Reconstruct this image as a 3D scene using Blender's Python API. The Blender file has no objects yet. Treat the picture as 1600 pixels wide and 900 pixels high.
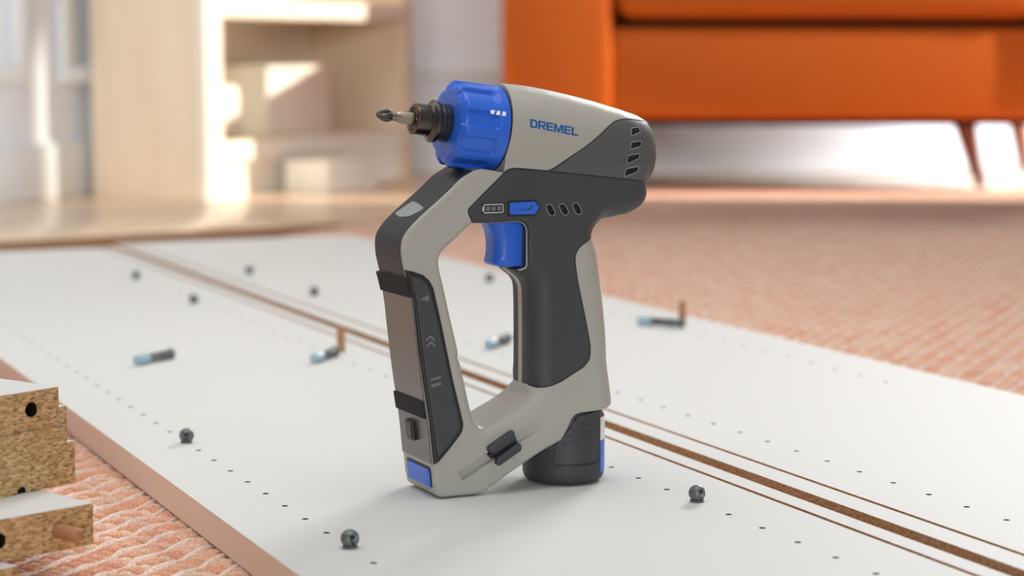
import bpy, bmesh, math, random
import numpy as np
from mathutils import Vector, Matrix
from mathutils.geometry import delaunay_2d_cdt

random.seed(7); rng = np.random.default_rng(7)
S = bpy.context.scene
COL = S.collection
rad = math.radians

# ------------------------------------------------------------------ camera
cam_d = bpy.data.cameras.new('camera'); cam = bpy.data.objects.new('camera', cam_d); COL.objects.link(cam)
cam.location = (0, 0, .241); cam.rotation_euler = (rad(90 - 6.397), 0, 0)
cam_d.sensor_width = 36; cam_d.lens = 74.25; cam_d.clip_start = .02
cam_d.dof.use_dof = True; cam_d.dof.focus_distance = 1.068; cam_d.dof.aperture_fstop = 7.6
S.camera = cam

# ------------------------------------------------------------------ light
W_ = bpy.data.worlds.new('world'); S.world = W_; W_.use_nodes = True
bg = W_.node_tree.nodes['Background']; bg.inputs[0].default_value = (.89, .945, 1.0, 1); bg.inputs[1].default_value = .20

def sun_light(vec, strength, angle, color):
    l = bpy.data.lights.new('sun', 'SUN'); l.energy = strength; l.angle = rad(angle); l.color = color
    o = bpy.data.objects.new('sun', l); COL.objects.link(o)
    o.rotation_euler = Vector(vec).to_track_quat('Z', 'Y').to_euler(); return o

def area_light(name, loc, target, sx, sy, power, color):
    l = bpy.data.lights.new(name, 'AREA'); l.shape = 'RECTANGLE'; l.size = sx; l.size_y = sy; l.energy = power; l.color = color
    o = bpy.data.objects.new(name, l); COL.objects.link(o); o.location = loc
    o.rotation_euler = (Vector(loc) - Vector(target)).to_track_quat('Z', 'Y').to_euler(); return o

area_light('left_fill_light', (-1.35, 1.3, 1.4), (-.8, 3.6, .1), 1.0, 1.0, 2.3, (1, .98, .95)).data.spread = rad(50)  # unseen lamp added inside the room to brighten the bookcase and left wall
E_SUN = 34
sun_light((math.cos(rad(E_SUN)), -.085, math.sin(rad(E_SUN))), 6.3, 1.2, (1, .93, .80))
area_light('back_window_light', (3.2, 9.5, 3.75), (.1, 1.6, 0), 2.4, 1.0, 570, (1, .985, .965))
area_light('overhead_softbox', (-.15, 1.22, 1.45), (-.15, 1.42, 0), 1.6, 1.5, 6.2, (1, .985, .96)).data.spread = rad(95)  # unseen softbox added overhead to brighten the tool and near panels
area_light('side_fill_light', (2.27, 4.05, .5), (.4, 4.25, .0), .5, .9, 20, (.9, .96, 1)).data.spread = rad(48)  # fill lamp added at the right wall to brighten the wall under the sofa
area_light('front_window_light', (1.0, -9, 1.75), (0, 2, .2), 3.4, 1.8, 345, (.93, .97, 1))
S.view_settings.view_transform = 'Standard'; S.view_settings.look = 'None'
S.view_settings.exposure = 0; S.view_settings.gamma = 1; S.view_settings.use_curve_mapping = False

# ------------------------------------------------------------------ materials
def lin(c):
    return tuple(((x / 255) / 12.92 if x / 255 <= .04045 else ((x / 255 + .055) / 1.055) ** 2.4) for x in c) + (1,)

def mat(name, rgb, rough=.5, metal=0, bump=0, scale=400, var=0, spec=.5, coat=0, space='Object'):
    m = bpy.data.materials.new(name); m.use_nodes = True; nt = m.node_tree; b = nt.nodes['Principled BSDF']
    c = lin(rgb); b.inputs['Base Color'].default_value = c
    b.inputs['Roughness'].default_value = rough; b.inputs['Metallic'].default_value = metal
    b.inputs['Specular IOR Level'].default_value = spec; b.inputs['Coat Weight'].default_value = coat
    tc = nt.nodes.new('ShaderNodeTexCoord'); n = nt.nodes.new('ShaderNodeTexNoise')
    n.inputs['Scale'].default_value = scale; n.inputs['Detail'].default_value = 4
    nt.links.new(tc.outputs[space], n.inputs['Vector'])
    mix = nt.nodes.new('ShaderNodeMixRGB'); mix.inputs[1].default_value = tuple(x * (1 - var) for x in c[:3]) + (1,)
    mix.inputs[2].default_value = tuple(min(1, x * (1 + var)) for x in c[:3]) + (1,)
    nt.links.new(n.outputs[0], mix.inputs[0]); nt.links.new(mix.outputs[0], b.inputs['Base Color'])
    if bump:
        bp = nt.nodes.new('ShaderNodeBump'); bp.inputs['Strength'].default_value = bump; bp.inputs['Distance'].default_value = .0006
        nt.links.new(n.outputs[0], bp.inputs['Height']); nt.links.new(bp.outputs[0], b.inputs['Normal'])
    return m

def chipboard(name, base, dark, light, scale=260, depth=.0012):
    m = bpy.data.materials.new(name); m.use_nodes = True; nt = m.node_tree; L = nt.links; b = nt.nodes['Principled BSDF']
    b.inputs['Roughness'].default_value = .85; b.inputs['Specular IOR Level'].default_value = .2
    tc = nt.nodes.new('ShaderNodeTexCoord'); mp = nt.nodes.new('ShaderNodeMapping'); mp.inputs['Scale'].default_value = (.8, 1, 2.9)
    L.new(tc.outputs['Object'], mp.inputs[0])
    v = nt.nodes.new('ShaderNodeTexVoronoi'); v.inputs['Scale'].default_value = scale; v.inputs['Randomness'].default_value = 1
    L.new(mp.outputs[0], v.inputs['Vector'])
    n = nt.nodes.new('ShaderNodeTexNoise'); n.inputs['Scale'].default_value = scale * 1.1; n.inputs['Detail'].default_value = 6; n.inputs['Roughness'].default_value = .7
    L.new(mp.outputs[0], n.inputs['Vector'])
    sep = nt.nodes.new('ShaderNodeSeparateColor'); L.new(v.outputs['Color'], sep.inputs[0])
    r1 = nt.nodes.new('ShaderNodeValToRGB'); e = r1.color_ramp.elements
    e[0].position = 0; e[0].color = lin(base); e[1].position = 1; e[1].color = lin(light)
    L.new(sep.outputs[0], r1.inputs[0])
    r2 = nt.nodes.new('ShaderNodeValToRGB'); e = r2.color_ramp.elements
    e[0].position = .38; e[0].color = (1, 1, 1, 1); e[1].position = .50; e[1].color = (0, 0, 0, 1)
    L.new(n.outputs[0], r2.inputs[0])
    mx = nt.nodes.new('ShaderNodeMixRGB'); L.new(r2.outputs[0], mx.inputs[0]); L.new(r1.outputs[0], mx.inputs[1]); mx.inputs[2].default_value = lin(dark)
    L.new(mx.outputs[0], b.inputs['Base Color'])
    ad = nt.nodes.new('ShaderNodeMath'); ad.operation = 'ADD'; L.new(n.outputs[0], ad.inputs[0])
    mu = nt.nodes.new('ShaderNodeMath'); mu.operation = 'MULTIPLY'; mu.inputs[1].default_value = .35; L.new(sep.outputs[1], mu.inputs[0]); L.new(mu.outputs[0], ad.inputs[1])
    bp = nt.nodes.new('ShaderNodeBump'); bp.inputs['Strength'].default_value = .9; bp.inputs['Distance'].default_value = depth
    L.new(ad.outputs[0], bp.inputs['Height']); L.new(bp.outputs[0], b.inputs['Normal'])
    return m

def wood(name, c1, c2, rough=.4, scale=(3, 60, 60)):
    m = bpy.data.materials.new(name); m.use_nodes = True; nt = m.node_tree; L = nt.links; b = nt.nodes['Principled BSDF']
    b.inputs['Roughness'].default_value = rough
    tc = nt.nodes.new('ShaderNodeTexCoord'); mp = nt.nodes.new('ShaderNodeMapping'); mp.inputs['Scale'].default_value = scale
    n = nt.nodes.new('ShaderNodeTexNoise'); n.inputs['Scale'].default_value = 1; n.inputs['Detail'].default_value = 5
    L.new(tc.outputs['Object'], mp.inputs[0]); L.new(mp.outputs[0], n.inputs['Vector'])
    r = nt.nodes.new('ShaderNodeValToRGB'); e = r.color_ramp.elements
    e[0].position = .35; e[0].color = lin(c1); e[1].position = .65; e[1].color = lin(c2)
    L.new(n.outputs[0], r.inputs[0]); L.new(r.outputs[0], b.inputs['Base Color']); return m

M = dict(
    white=mat('white_melamine', (215, 215, 212), .55, bump=.03, scale=900, var=.012, spec=.06),
    edge_bounce_tint=mat('edge_bounce_tint', (226, 202, 184), .5, var=.01, spec=.3),  # white edge tinted tan, standing in for light bounced off the rug
    chip=chipboard('chipboard', (198, 154, 102), (116, 76, 42), (238, 204, 152), 330, .0011),
    chip_edge=chipboard('chipboard_edge', (208, 156, 112), (150, 104, 72), (230, 184, 140), 420),
    hole=mat('dark_hole', (34, 26, 20), .9, spec=.1),
    grey=mat('grey_plastic', (170, 167, 157), .42, bump=.10, scale=2600, var=.02),
    dark=mat('dark_rubber', (60, 60, 62), .56, bump=.18, scale=3200, var=.06),
    rim=mat('vent_rim', (140, 140, 140), .4),
    cap=mat('cap_rubber', (82, 82, 82), .50, bump=.30, scale=2600, var=.06),
    black=mat('black_plastic', (28, 28, 30), .45, var=.05),
    battery=mat('battery_plastic', (58, 60, 64), .5, bump=.12, scale=2600, var=.04),
    panel=mat('control_plastic', (62, 63, 65), .45, bump=.1, scale=2600, var=.04),
    strip=mat('strip_plastic', (42, 45, 50), .42, var=.03, spec=.3),
    plate=mat('plate_metal', (112, 106, 103), .33, metal=.35, bump=.05, scale=1800, var=.03),
    velcro=mat('velcro', (38, 37, 37), .95, bump=1.0, scale=1300, var=.5),
    blue=mat('blue_plastic', (38, 100, 212), .36, var=.02, coat=.1),
    blue_print=mat('blue_print', (16, 88, 158), .5, var=.01),
    white_print=mat('white_print', (235, 238, 242), .5, var=.01),
    grey_print=mat('grey_print', (108, 110, 112), .5, var=.01),
    light_grey=mat('light_grey', (190, 190, 188), .4, var=.02),
    lens=mat('lamp_lens', (158, 166, 168), .35, var=.02),
    steel=mat('dark_steel', (96, 92, 88), .28, metal=1, var=.05),
    bit=mat('bit_steel', (158, 144, 130), .3, metal=1, var=.06, bump=.05, scale=1500),
    bronze=mat('bronze_edge', (120, 92, 76), .3, metal=1, var=.05),
    sleeve=mat('sleeve_black', (38, 40, 48), .35, var=.04),
    zinc=mat('zinc_metal', (112, 114, 116), .48, metal=.6, bump=.2, scale=900, var=.12),
    bolt_plastic=mat('pale_blue_plastic', (160, 186, 198), .4, var=.03),
    dowel=wood('dowel_wood', (158, 110, 72), (186, 138, 98), .7, (900, 900, 40)),
    floor=wood('floor_wood', (228, 196, 164), (240, 212, 184), .22, (1.2, 14, 14)),
    pale_board=wood('pale_board', (226, 196, 166), (234, 208, 180), .2, (2, 20, 20)),
    board_edge=mat('board_edge', (156, 118, 86), .6, var=.06, scale=200),
    rug_base=mat('rug_base', (232, 170, 142), .95, bump=1, scale=260, var=.2, spec=.1),
    wall=mat('wall_paint', (234, 238, 244), .8, var=.01, scale=30),
    trim=mat('trim_paint', (232, 236, 238), .5, var=.01, scale=30),
    birch=wood('pale_birch', (236, 216, 188), (242, 224, 200), .45, (20, 20, 3)),
    cream=mat('cream_card', (246, 240, 226), .6, var=.02, scale=40),
    leather=mat('orange_leather', (198, 93, 17), .62, bump=.35, scale=160, var=.07, spec=.22),
    sofa_leg=wood('walnut', (110, 52, 30), (132, 66, 40), .4, (30, 30, 4)),
)

def rug_mat():
    m = bpy.data.materials.new('rug_yarn'); m.use_nodes = True; nt = m.node_tree; L = nt.links; b = nt.nodes['Principled BSDF']
    b.inputs['Roughness'].default_value = .95; b.inputs['Specular IOR Level'].default_value = .1
    at = nt.nodes.new('ShaderNodeVertexColor'); at.layer_name = 'tint'
    tc = nt.nodes.new('ShaderNodeTexCoord'); n = nt.nodes.new('ShaderNodeTexNoise'); n.inputs['Scale'].default_value = 900; n.inputs['Detail'].default_value = 5
    L.new(tc.outputs['Object'], n.inputs['Vector'])
    r = nt.nodes.new('ShaderNodeValToRGB'); e = r.color_ramp.elements; e[0].position = .3; e[0].color = (.64, .61, .58, 1); e[1].position = .65; e[1].color = (1.08, 1.08, 1.08, 1)
    L.new(n.outputs[0], r.inputs[0])
    mx = nt.nodes.new('ShaderNodeMixRGB'); mx.blend_type = 'MULTIPLY'; mx.inputs[0].default_value = 1
    L.new(at.outputs[0], mx.inputs[1]); L.new(r.outputs[0], mx.inputs[2]); L.new(mx.outputs[0], b.inputs['Base Color'])
    bp = nt.nodes.new('ShaderNodeBump'); bp.inputs['Strength'].default_value = 1; bp.inputs['Distance'].default_value = .001
    L.new(n.outputs[0], bp.inputs['Height']); L.new(bp.outputs[0], b.inputs['Normal']); return m
M['yarn'] = rug_mat()

# ------------------------------------------------------------------ helpers
def mesh_obj(name, verts, faces, m, parent=None, smooth=None, mats=None, fmat=None):
    me = bpy.data.meshes.new(name); me.from_pydata([tuple(v) for v in verts], [], [tuple(f) for f in faces]); me.update()
    for x in (mats or [m]): me.materials.append(x)
    if fmat is not None: me.polygons.foreach_set('material_index', list(fmat))
    if smooth is not None:
        me.polygons.foreach_set('use_smooth', [True] * len(me.polygons))
        me.set_sharp_from_angle(angle=rad(smooth))
    o = bpy.data.objects.new(name, me); COL.objects.link(o)
    if parent: o.parent = parent
    return o

def bm_obj(name, bm, m, parent=None, smooth=None):
    bmesh.ops.recalc_face_normals(bm, faces=bm.faces)
    me = bpy.data.meshes.new(name); bm.to_mesh(me); bm.free(); me.materials.append(m)
    if smooth is not None:
        me.polygons.foreach_set('use_smooth', [True] * len(me.polygons)); me.set_sharp_from_angle(angle=rad(smooth))
    o = bpy.data.objects.new(name, me); COL.objects.link(o)
    if parent: o.parent = parent
    return o

def empty(name, loc, rz=0):
    o = bpy.data.objects.new(name, None); COL.objects.link(o); o.location = loc; o.rotation_euler = (0, 0, rz); o.empty_display_size = .02
    return o

def tag(o, label, cat, group=None):
    o['label'] = label; o['category'] = cat
    if group: o['group'] = group
    return o

def struct(o):
    o['kind'] = 'structure'; return o

def box_bm(bm, x0, x1, y0, y1, z0, z1, bev=0, seg=2, mtx=None):
    r = bmesh.ops.create_cube(bm, size=1)
    vs = r['verts']
    for v in vs: v.co = Vector(((x0 + x1) / 2 + v.co.x * (x1 - x0), (y0 + y1) / 2 + v.co.y * (y1 - y0), (z0 + z1) / 2 + v.co.z * (z1 - z0)))
    if bev:
        es = list({e for v in vs for e in v.link_edges})
        rr = bmesh.ops.bevel(bm, geom=es, offset=bev, segments=seg, profile=.5, affect='EDGES')
        vs = list({v for f in rr['faces'] for v in f.verts} | {v for v in vs if v.is_valid})
    if mtx is not None:
        for v in vs: v.co = mtx @ v.co

def box(name, x0, x1, y0, y1, z0, z1, m, parent=None, bev=0, seg=2, smooth=40):
    bm = bmesh.new(); box_bm(bm, x0, x1, y0, y1, z0, z1, bev, seg)
    return bm_obj(name, bm, m, parent, smooth if bev else None)

def lathe(prof, n=48, cap0=True, cap1=True):
    """prof: list of (s, r); axis is local x, returns verts, faces"""
    v = []; f = []
    for s, r in prof:
        for i in range(n):
            a = 2 * math.pi * i / n; v.append((s, r * math.cos(a), r * math.sin(a)))
    for k in range(len(prof) - 1):
        for i in range(n):
            j = (i + 1) % n; f.append((k * n + i, k * n + j, (k + 1) * n + j, (k + 1) * n + i))
    if cap0: f.append(tuple(reversed(range(n))))
    if cap1: f.append(tuple((len(prof) - 1) * n + i for i in range(n)))
    return v, f

# ------------------------------------------------------------------ 2D tools (millimetres, side view of the tool: u to the back, v up)
def seg_arrays(poly, closed=True):
    a = np.array(poly, float); b = np.roll(a, -1, 0) if closed else a[1:]
    return (a if closed else a[:-1]), b

def dist_to(P, a, b):
    out = np.full(len(P), 1e9)
    d = b - a; L2 = (d ** 2).sum(1) + 1e-12
    for i in range(0, len(P), 4000):
        p = P[i:i + 4000, None, :]
        t = np.clip(((p - a) * d).sum(2) / L2, 0, 1)
        q = a + t[..., None] * d
        out[i:i + 4000] = np.sqrt(((p - q) ** 2).sum(2)).min(1)
    return out

def inside(P, poly):
    x, y = P[:, 0], P[:, 1]; r = np.zeros(len(P), bool); a, b = seg_arrays(poly)
    for (x0, y0), (x1, y1) in zip(a, b):
        if y0 == y1: continue
        c = ((y0 > y) != (y1 > y)) & (x < (x1 - x0) * (y - y0) / (y1 - y0) + x0)
        r ^= c
    return r

def spline(pts, step=.8):
    """Catmull-Rom through the points, evenly spaced; ends kept"""
    p = np.array(pts, float)
    if len(p) == 2:
        n = max(1, int(round(np.linalg.norm(p[1] - p[0]) / step))); return [tuple(p[0] + (p[1] - p[0]) * i / n) for i in range(n + 1)]
    q = np.vstack([2 * p[0] - p[1], p, 2 * p[-1] - p[-2]]); out = []
    for i in range(1, len(q) - 2):
        p0, p1, p2, p3 = q[i - 1:i + 3]
        al = .5
        t0 = 0; t1 = np.linalg.norm(p1 - p0) ** al; t2 = t1 + np.linalg.norm(p2 - p1) ** al; t3 = t2 + np.linalg.norm(p3 - p2) ** al
        for t in np.linspace(t1, t2, 13)[:-1]:
            A1 = (t1 - t) / (t1 - t0) * p0 + (t - t0) / (t1 - t0) * p1; A2 = (t2 - t) / (t2 - t1) * p1 + (t - t1) / (t2 - t1) * p2
            A3 = (t3 - t) / (t3 - t2) * p2 + (t - t2) / (t3 - t2) * p3
            B1 = (t2 - t) / (t2 - t0) * A1 + (t - t0) / (t2 - t0) * A2; B2 = (t3 - t) / (t3 - t1) * A2 + (t - t1) / (t3 - t1) * A3
            out.append((t2 - t) / (t2 - t1) * B1 + (t - t1) / (t2 - t1) * B2)
    out.append(p[-1]); out = np.array(out)
    L = np.concatenate([[0], np.cumsum(np.linalg.norm(np.diff(out, axis=0), axis=1))])
    n = max(1, int(round(L[-1] / step))); s = np.linspace(0, L[-1], n + 1)
    return [tuple(x) for x in np.stack([np.interp(s, L, out[:, 0]), np.interp(s, L, out[:, 1])], 1)]

def chain(*segs):
    out = []
    for s in segs:
        for p in s:
            if not out or math.hypot(p[0] - out[-1][0], p[1] - out[-1][1]) > .02: out.append(p)
    if math.hypot(out[0][0] - out[-1][0], out[0][1] - out[-1][1]) < .02: out.pop()
    return out

def ccw(poly):
    a, b = seg_arrays(poly); return list(poly) if (a[:, 0] * b[:, 1] - b[:, 0] * a[:, 1]).sum() > 0 else list(reversed(poly))

def offset(poly, d):
    """inward offset for a counter-clockwise polygon (positive d goes inside)"""
    a = np.array(poly, float); pr = np.roll(a, 1, 0); nx = np.roll(a, -1, 0)
    t1 = a - pr; t1 /= np.linalg.norm(t1, axis=1)[:, None] + 1e-9; t2 = nx - a; t2 /= np.linalg.norm(t2, axis=1)[:, None] + 1e-9
    n = np.stack([-(t1[:, 1] + t2[:, 1]), t1[:, 0] + t2[:, 0]], 1); k = np.clip((n ** 2).sum(1) / 2, .5, 2)
    return a + n / k[:, None] * d

def sst(a, b, x):
    t = np.clip((x - a) / (b - a), 0, 1); return t * t * (3 - 2 * t)

def round_poly(pts, r, n=5):
    out = []; N = len(pts)
    for i in range(N):
        p0, p1, p2 = (np.array(pts[(i + k) % N], float) for k in (-1, 0, 1))
        a = p0 - p1; b = p2 - p1; la = np.linalg.norm(a); lb = np.linalg.norm(b); rr = min(r, la * .45, lb * .45)
        q0 = p1 + a / la * rr; q2 = p1 + b / lb * rr
        for t in np.linspace(0, 1, n): out.append(tuple((1 - t) ** 2 * q0 + 2 * t * (1 - t) * p1 + t * t * q2))
    return out

def dense(poly, step):
    out = []; N = len(poly)
    for i in range(N):
        a = np.array(poly[i]); b = np.array(poly[(i + 1) % N]); n = max(1, int(math.ceil(np.linalg.norm(b - a) / step)))
        for k in range(n): out.append(tuple(a + (b - a) * k / n))
    return out

def triangulate(pts, loops, poly, holes=()):
    """constrained triangulation of pts (loops = lists of indices), kept inside poly minus holes"""
    ed = []
    for lp, closed in loops:
        ed += [(lp[i], lp[i + 1]) for i in range(len(lp) - 1)]
        if closed: ed.append((lp[-1], lp[0]))
    r = delaunay_2d_cdt([Vector(p) for p in pts], ed, [], 0, 1e-6)
    P = np.array([(v.x, v.y) for v in r[0]]); tri = np.array([t for t in r[2] if len(t) == 3])
    org = [o[0] if o else -1 for o in r[3]]
    c = P[tri].mean(1); k = inside(c, poly)
    for h in holes: k &= ~inside(c, h)
    tri = tri[k]
    a = P[tri]; ar = (a[:, 1, 0] - a[:, 0, 0]) * (a[:, 2, 1] - a[:, 0, 1]) - (a[:, 1, 1] - a[:, 0, 1]) * (a[:, 2, 0] - a[:, 0, 0])
    tri[ar < 0] = tri[ar < 0][:, ::-1]
    return P, tri, org

# =================================================================== ROOM
T = .016                                                        # thickness of the furniture panels
FZ = -.012                                                      # wooden floor, the rug lies on it with its top at 0
def quad_floor(name, x0, x1, y0, y1, z, m, rz=0, loc=(0, 0, 0)):
    o = mesh_obj(name, [(x0, y0, 0), (x1, y0, 0), (x1, y1, 0), (x0, y1, 0), (x0, y0, -.02), (x1, y0, -.02), (x1, y1, -.02), (x0, y1, -.02)],
                 [(0, 1, 2, 3), (7, 6, 5, 4), (0, 4, 5, 1), (1, 5, 6, 2), (2, 6, 7, 3), (3, 7, 4, 0)], m)
    o.location = (loc[0], loc[1], z); o.rotation_euler = (0, 0, rz); return o
struct(quad_floor('floor', -2.6, 3.2, -1.2, 5.4, FZ, M['floor']))

def wall_run(name, p0, p1, h, thick, m, parent=None, z0=FZ):
    """a slab standing on the line p0-p1, thickness on the left of the direction"""
    d = Vector((p1[0] - p0[0], p1[1] - p0[1], 0)); L = d.length; a = math.atan2(d.y, d.x)
    o = box(name, 0, L, 0, thick, z0, z0 + h, m); o.location = (p0[0], p0[1], 0); o.rotation_euler = (0, 0, a); return o, L, a

LD = Vector((.42, .907)).normalized()                           # left wall runs this way, back wall square to it
corner = Vector((-.43, 4.42))
BD = Vector((1, 0)).normalized()
pl0 = corner - LD * 3.2
wl, LL, la = wall_run('wall_left', pl0, corner, 2.5, .1, M['wall']); struct(wl)
LB, ba = 2.83, 0.0
bm = bmesh.new()                                                # window opening above the sofa
box_bm(bm, 0, 1.58, 0, .1, FZ, .84); box_bm(bm, 0, .10, 0, .1, .84, 2.6); box_bm(bm, 2.72, LB, 0, .1, FZ, 2.6); box_bm(bm, .10, 2.72, 0, .1, 2.35, 2.6)
wb = bm_obj('wall_back', bm, M['wall']); wb.location = (corner.x, corner.y, 0); struct(wb)
bm = bmesh.new()
for z in (.84, 2.31): box_bm(bm, .10, 1.58, .02, .08, z, z + .04)
for x in (.10, 1.54): box_bm(bm, x, x + .04, .02, .08, .88, 2.31)
o = bm_obj('window_2', bm, M['trim']); o.location = (corner.x, corner.y, 0); struct(o)
bm = bmesh.new()                                                # frame of the open garden door right of the sofa
for x in (1.58, 2.67): box_bm(bm, x, x + .03, .02, .08, FZ, 2.35)
box_bm(bm, 1.63, 2.67, .02, .08, 2.30, 2.35)
o = bm_obj('door_1', bm, M['trim']); o.location = (corner.x, corner.y, 0); struct(o)
def trims(wallname, p0, L, a, spans):
    b = box('baseboard_' + wallname, 0, L if wallname == 'left' else 1.575, -.014, 0, FZ, .085, M['trim'], bev=.004); b.location = (p0[0], p0[1], 0); b.rotation_euler = (0, 0, a); struct(b)
    k = 0
    for (s0, s1) in spans:                                      # picture-frame mouldings of the wainscot
        bm = bmesh.new()
        for (x0, x1, z0, z1) in ((s0, s1, .185, .215), (s0, s1, .80, .83), (s0, s0 + .03, .215, .80), (s1 - .03, s1, .215, .80)):
            box_bm(bm, x0, x1, -.016, 0, z0, z1, .004)
        o = bm_obj('trim_%d' % (1 + k + (0 if wallname == 'left' else 4)), bm, M['trim'], smooth=40); o.location = (p0[0], p0[1], 0); o.rotation_euler = (0, 0, a); struct(o); k += 1
trims('left', pl0, LL, la, ((1.35, 2.26), (2.36, 3.1)))
trims('back', corner, LB, ba, ((.08, .78), (.86, 1.52)))
# right wall with the window opening the sun strip comes through
bm = bmesh.new()
box_bm(bm, 2.3, 2.4, -1.2, 3.25, FZ, 4.2); box_bm(bm, 2.3, 2.4, 4.12, 4.6, FZ, 4.2)
box_bm(bm, 2.3, 2.4, 3.25, 4.12, FZ, .05); box_bm(bm, 2.3, 2.4, 3.25, 4.12, 2.45, 4.2)
struct(bm_obj('wall_right', bm, M['wall']))
bm = bmesh.new()
for z in (.05, 2.40): box_bm(bm, 2.31, 2.39, 3.25, 4.12, z, z + .05)
for y in (3.25, 4.08): box_bm(bm, 2.31, 2.39, y, y + .04, .1, 2.4)
struct(bm_obj('window_1', bm, M['trim']))

# =================================================================== RUG
ROW = Vector((.39, .9208)).normalized(); ACR = Vector((ROW.y, -ROW.x))      # row direction and across it
RUG_O = Vector((-.232, 2.94))
ra = math.atan2(ROW.y, ROW.x)
rug = empty('rug', (RUG_O.x, RUG_O.y, 0), ra)                    # local x along the rows, local y to the left (so the rug is at y<0)
tag(rug, 'large salmon pink woven rug with pale threads under the white panels and the orange sofa', 'rug')
rb = box('backing', -3.6, 1.2, -2.3, 0, -.0115, -.0045, M['rug_base'], rug)
def strand_geom(nr=7, ns=6):
    v = []; f = []
    for k in range(nr):
        t = k / (nr - 1) * 2 - 1; r = math.sqrt(max(0, 1 - abs(t) ** 2.6)) * .97 + .03
        for i in range(ns):
            a = 2 * math.pi * i / ns + t * 1.2; v.append((t, r * math.cos(a), r * math.sin(a)))
    for k in range(nr - 1):
        for i in range(ns):
            j = (i + 1) % ns; f.append((k * ns + i, k * ns + j, (k + 1) * ns + j, (k + 1) * ns + i))
    return np.array(v), np.array(f)
SV0, SF0 = strand_geom()
ROWP, STP = .0165, .0085
def on_panels(x, y):
    d = -.4023 * x + .9155 * y; e = .9155 * x + .4023 * y
    return (.286 < e) & (e < .85) & (d < 2.39)
rows = []
zc = .241
for r in range(0, 140):
    yl = -(r + .5) * ROWP
    n = int(4.6 / STP)
    xs = -3.5 + np.arange(n) * STP + rng.normal(0, .0009, n)
    rows.append(np.stack([xs, np.full(n, yl), np.full(n, r)], 1))
st = np.concatenate(rows)
wx = RUG_O.x + st[:, 0] * ROW.x + st[:, 1] * ACR.x * -1
wy = RUG_O.y + st[:, 0] * ROW.y + st[:, 1] * ACR.y * -1
px = 800 + 3300 * wx / np.maximum(wy, .01); py = 80 + 3300 * zc / np.maximum(wy, .01)
keep = (wy > .55) & (wy < 3.6) & (px > -900) & (px < 2500) & (py < 1300) & ~on_panels(wx, wy)
st, wx, wy, px, py = st[keep], wx[keep], wy[keep], px[keep], py[keep]
N = len(st)
ang = rad(90) + rng.normal(.06, .12, N) + np.where(st[:, 2] % 2 == 0, .0, .0)   # lie across the row, slanted
ln = .0098 * rng.uniform(.88, 1.12, N); wd = .0053 * rng.uniform(.85, 1.15, N); ht = .0036 * rng.uniform(.85, 1.1, N)
tone = rng.uniform(0, 1, N)
c1, c2 = np.array(lin((240, 172, 140))), np.array(lin((250, 216, 192)))
tint = c1 * (1 - tone[:, None]) + c2 * tone[:, None]
near = np.argsort(np.where((px > -20) & (px < 420) & (py > 640) & (py < 930) , wy, 99))[:260]
near = near[wy[near] < 1.4]
isn = np.zeros(N, bool); isn[near] = True
SLV, SLF = strand_geom(5, 5)
def strand_mesh(name, idx, centred=False, low=False):
    SV, SF = (SLV, SLF) if low else (SV0, SF0)
    n = len(idx); V = np.zeros((n, len(SV), 3))
    ca, sa = np.cos(ang[idx])[:, None], np.sin(ang[idx])[:, None]
    x = SV[None, :, 0] * ln[idx][:, None]; y = SV[None, :, 1] * wd[idx][:, None]
    y = y + .0012 * np.sin(SV[None, :, 0] * 2.5)
    V[..., 0] = x * ca - y * sa; V[..., 1] = x * sa + y * ca; V[..., 2] = SV[None, :, 2] * ht[idx][:, None] - .0016 * SV[None, :, 0] ** 2
    if not centred:
        V[..., 0] += st[idx, 0][:, None]; V[..., 1] += st[idx, 1][:, None]; V[..., 2] += -.0038
    F = (SF[None] + (np.arange(n) * len(SV))[:, None, None]).reshape(-1, 4)
    me = bpy.data.meshes.new(name); me.from_pydata(V.reshape(-1, 3).tolist(), [], F.tolist())
    ca_ = me.color_attributes.new('tint', 'FLOAT_COLOR', 'POINT')
    t = np.repeat(tint[idx], len(SV), 0); ca_.data.foreach_set('color', t.ravel())
    me.polygons.foreach_set('use_smooth', [True] * len(me.polygons)); me.materials.append(M['yarn']); return me
far_i = np.where(~isn)[0]
fine = (px[far_i] > -80) & (px[far_i] < 1680) & (wy[far_i] < 1.9)
for sel, lw in ((far_i[fine], False), (far_i[~fine], True)):
    pile = bpy.data.objects.new('woven_pile', strand_mesh('woven_pile', sel, False, lw)); COL.objects.link(pile); pile.parent = rug; pile['kind'] = 'stuff'

variants = [strand_mesh('yarn_stitch', np.array([i]), True) for i in near[:12]]
for k, i in enumerate(near):                                    # the stitches that show largest, by the corner of the panel
    o = bpy.data.objects.new('yarn_stitch', variants[k % 12]); COL.objects.link(o); o.parent = rug
    o.location = (st[i, 0], st[i, 1], -.0038)
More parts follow.
